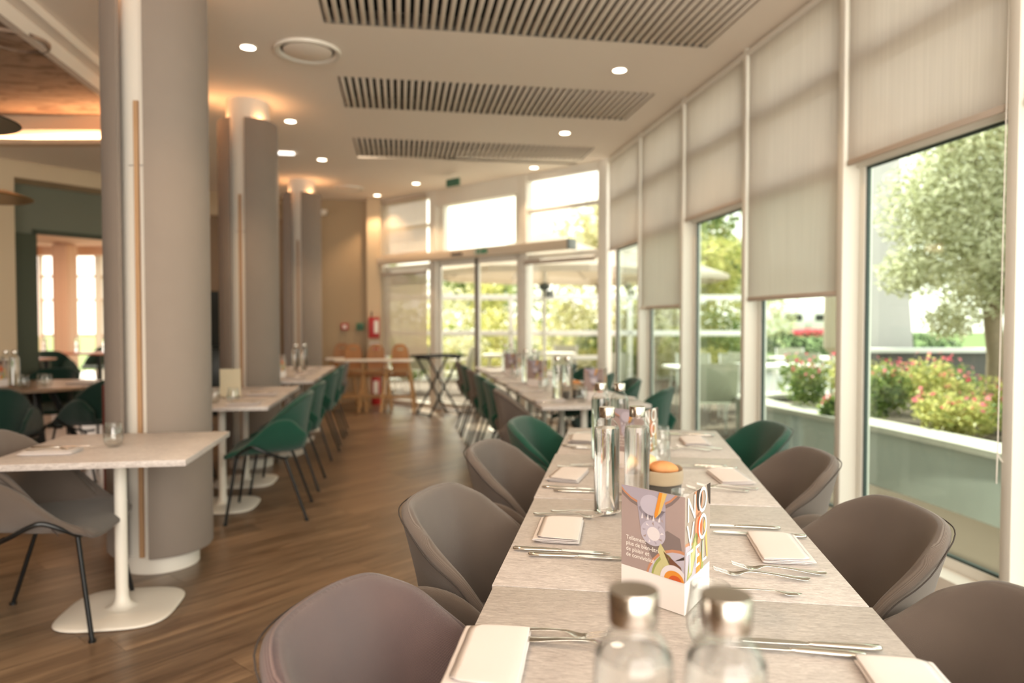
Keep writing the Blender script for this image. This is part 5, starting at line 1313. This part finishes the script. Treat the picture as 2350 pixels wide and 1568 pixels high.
# parasols
def parasol(label, X, Y, R_, zr, za, group='terrace parasols', pole=True, sides=8):
    t = thing('parasol', label, 'parasol', (X, Y, -.072), .3, group)
    b = BM(); ap_ = b.verts.new((0, 0, za)); rim = [b.verts.new((R_*math.cos(2*PI*k/sides), R_*math.sin(2*PI*k/sides), zr)) for k in range(sides)]; low = [b.verts.new((R_*1.0*math.cos(2*PI*k/sides), R_*1.0*math.sin(2*PI*k/sides), zr-.10)) for k in range(sides)]
    for k in range(sides): b.faces.new((ap_, rim[k], rim[(k+1) % sides])); b.faces.new((rim[k], low[k], low[(k+1) % sides], rim[(k+1) % sides]))
    obj('canopy', mesh(b, 'canopy', M['canvas'], smooth=False, solid=.004), t)
    b = BM(); tube(b, [(0, 0, 0), (0, 0, za-.02)], .033, 10); obj('pole', mesh(b, 'pole', M['outw']), t)
    b = BM(); lathe(b, [(.03, zr-.30), (.10, zr-.26), (.10, zr-.20), (.03, zr-.16)], 12); box(b, -.03, .16, -.03, .03, zr-.42, zr-.30); obj('runner', mesh(b, 'runner', plain('dark_runner', (.07, .09, .09), .5)), t)
    b = BM(); tube(b, [(R_*.97, 0, zr-.01), (.02, 0, za-.05)], .011, 5); rm = mesh(b, 'rib', plain('grey_rib', (.4, .38, .34), .5))
    for k in range(sides): obj('rib', rm, t, rz=2*PI*k/sides)
    b = BM(); box(b, -.35, .35, -.35, .35, 0, .06); lathe(b, [(.06, .06), (.05, .3)], 12); obj('foot', mesh(b, 'foot', M['conc'], bevel=.01), t)
parasol('large cream parasol outside the sliding doors', .56, 12.2, 1.95, 2.22, 2.95); parasol('cream parasol outside the third window bay', 2.85, 17.3, 2.4, 2.47, 3.35) ; parasol('cream parasol over the tables outside the screened bay', -3.2, 13.0, 1.3, 2.2, 2.8)
t = thing('parasol', 'closed cream parasol hanging at the edge of the long blind bay', 'parasol', (3.56, 7.85, .40), 0, 'terrace parasols')
b = BM(); lathe(b, [(.03, .55), (.09, .62), (.085, 1.2), (.05, 2.3), (.0, 2.5)], 12); obj('canopy', mesh(b, 'canopy', M['canvas']), t); b = BM(); tube(b, [(0, 0, -.02), (0, 0, 2.45)], .022, 8); obj('pole', mesh(b, 'pole', M['outw']), t)
# white railing in front of the garden
t = thing('white_railing', 'white railing of broad horizontal bars beyond the terrace', 'railing', (0, 14.6, 0), .03)
for z in (1.02, 1.76): obj('rail', mesh(box(BM(), -5.2, 5.2, -.04, .04, z, z+.11), 'rail', M['outw'], bevel=.005), t)
for x in (-5.1, -2.6, -.02, 2.45, 5.1): obj('railing_post', mesh(box(BM(), x-.05, x+.05, -.04, .04, -.1, 1.87), 'railing_post', M['outw'], bevel=.005), t)
# hedges, shrubs and trees
k = 0
sl = []
for i in range(16):
    X = -4.2+i*.62; sl.append((X, 16.2+rnd(-.4, .4), rnd(.5, .8), rnd(.7, 1.25), ['leafy', 'leafp', 'leafy', 'leafg'][i % 4]))
for i in range(13):
    X = -4.6+i*.85; sl.append((X, 18.2+rnd(-.4, .4), rnd(.7, 1.0), rnd(1.3, 2.1), ['leafg', 'leafy', 'leafp', 'leafy'][i % 4]))
for i in range(12):
    X = -5.5+i*1.2; sl.append((X, 21.5+rnd(-.5, .5), rnd(1.0, 1.5), rnd(2.1, 3.0), ['leafy', 'leafg', 'leafy', 'leafp'][i % 4]))
kind = {'leafy': 'yellow-green', 'leafp': 'pale', 'leafg': 'green'}
rown = ['low front', 'middle-row', 'tall back-row']
ordn = 'first second third fourth fifth sixth seventh eighth ninth tenth eleventh twelfth thirteenth fourteenth fifteenth sixteenth'.split()
for i, (X, Y, r, h, m) in enumerate(sl):
    row = 0 if i < 16 else 1 if i < 29 else 2; q = i-(0, 16, 29)[row]
    shrub('%s %s shrub beyond the railing, %s counting from the screened bay' % (rown[row], kind[m], ordn[q]), X, Y, -.08 if Y < 19.5 else .1, r, h, M[m], 1000, .10+.03*row, 'garden shrubs behind the railing')
tl = [('tree rising above the parasol beside the corner post', 2.4, 19.0, 5.4, 1.5, 'leafp'), ('yellow-green tree seen through the third window bay', 5.2, 20.0, 4.2, 1.6, 'leafy'), ('green tree high in the third window bay', 6.0, 24.0, 7.5, 2.2, 'leafg'), ('dark tree behind the parked vans', 26.0, 73.0, 9.0, 6.0, 'leafd'), ('second dark tree behind the parked vans', 41.0, 76.0, 9.5, 6.0, 'leafd'),
      ('pale bush outside the fourth bay', 3.1, 15.6, 1.9, .9, 'leafp'), ('dense green tree on the lawn before the vans', 8.6, 30.0, 5.5, 2.4, 'leafg'), ('yellow tree at the edge of the lawn', 27.0, 52.0, 4.5, 2.6, 'leafy'), ('green tree far behind the sliding doors', -1.2, 30.0, 4.0, 2.2, 'leafg'), ('round tree far behind the screened bay', -5.5, 30.0, 4.4, 2.6, 'leafg')]
for l, X, Y, h, r, m in tl: pl_tree(l, X, Y, 0, h, r, M[m], 3200, .13+.004*Y)
for l, X, Y, m in (('clipped hedge in front of the lawn', 7.6, 19.0, 'leafd'), ('clipped green hedge under the third window bay trees', 4.6, 17.6, 'leafg'), ('dark hedge right of the first one', 10.6, 19.2, 'leafd')):
    t = thing('hedge', l, 'hedge', (X, Y, -.1), 0, 'clipped hedges'); c = obj('foliage', leaves_mesh('foliage', M[m], 2600, .10, [(-1.0, 0, .55, .7, .5, .5), (-.3, 0, .6, .7, .5, .55), (.5, 0, .6, .7, .5, .55), (1.1, 0, .5, .6, .5, .5)], .5, .75), t); c['kind'] = 'stuff'
    b = BM(); [tube(b, [(x, 0, 0), (x, 0, .6)], .02, 5) for x in (-1, -.3, .5, 1.1)]; obj('stems', mesh(b, 'stems', M['barkm']), t)
# two white vans
for i, (X, Y) in enumerate(((23.6, 62.0), (26.4, 62.6))):
    t = thing('van', ['white van parked on the left beyond the lawn', 'white van parked on the right, nearer the red flower bed'][i], 'van', (X, Y, .17), .12, 'white vans')
    b = BM(); prism(b, [(-1.0, 0), (1.0, 0), (1.0, .9), (.88, 1.75), (-.88, 1.75), (-1.0, .9)], -2.2, 2.2, Matrix.Translation((0, 0, .28)) @ Matrix.Rotation(PI/2, 4, 'X')); obj('van_body', mesh(b, 'van_body', M['outw'], bevel=.05), t)
    obj('rear_window', mesh(box(BM(), -.75, .75, -2.23, -2.2, 1.25, 1.8), 'rear_window', M['blackd'], smooth=False), t); obj('bumper', mesh(box(BM(), -.98, .98, -2.3, -2.2, .3, .5), 'bumper', plain('bumper_grey', (.15, .15, .16), .6), bevel=.02), t)
    for sx in (-.85, .85):
        for y in (-1.4, 1.4):
            b = BM(); tube(b, [(sx-.1, y, .33), (sx+.1, y, .33)], .33, 16); obj('wheel', mesh(b, 'wheel', M['black']), t)
t = thing('flower_bed', 'strip of red flowers beyond the lawn', 'flower bed', (24.6, 54.0, .15)); c = obj('blossoms', leaves_mesh('blossoms', M['petal'], 1500, .16, [(-1.8, 0, .35, 1.6, .5, .35), (1.2, 0, .4, 2.0, .5, .4)], .8, .5), t); c['kind'] = 'stuff'
b = BM(); [tube(b, [(x*.4-3.2, 0, -.1), (x*.4-3.2, 0, .35)], .02, 5) for x in range(16)]; obj('stems', mesh(b, 'stems', M['barkm']), t)['kind'] = 'stuff'
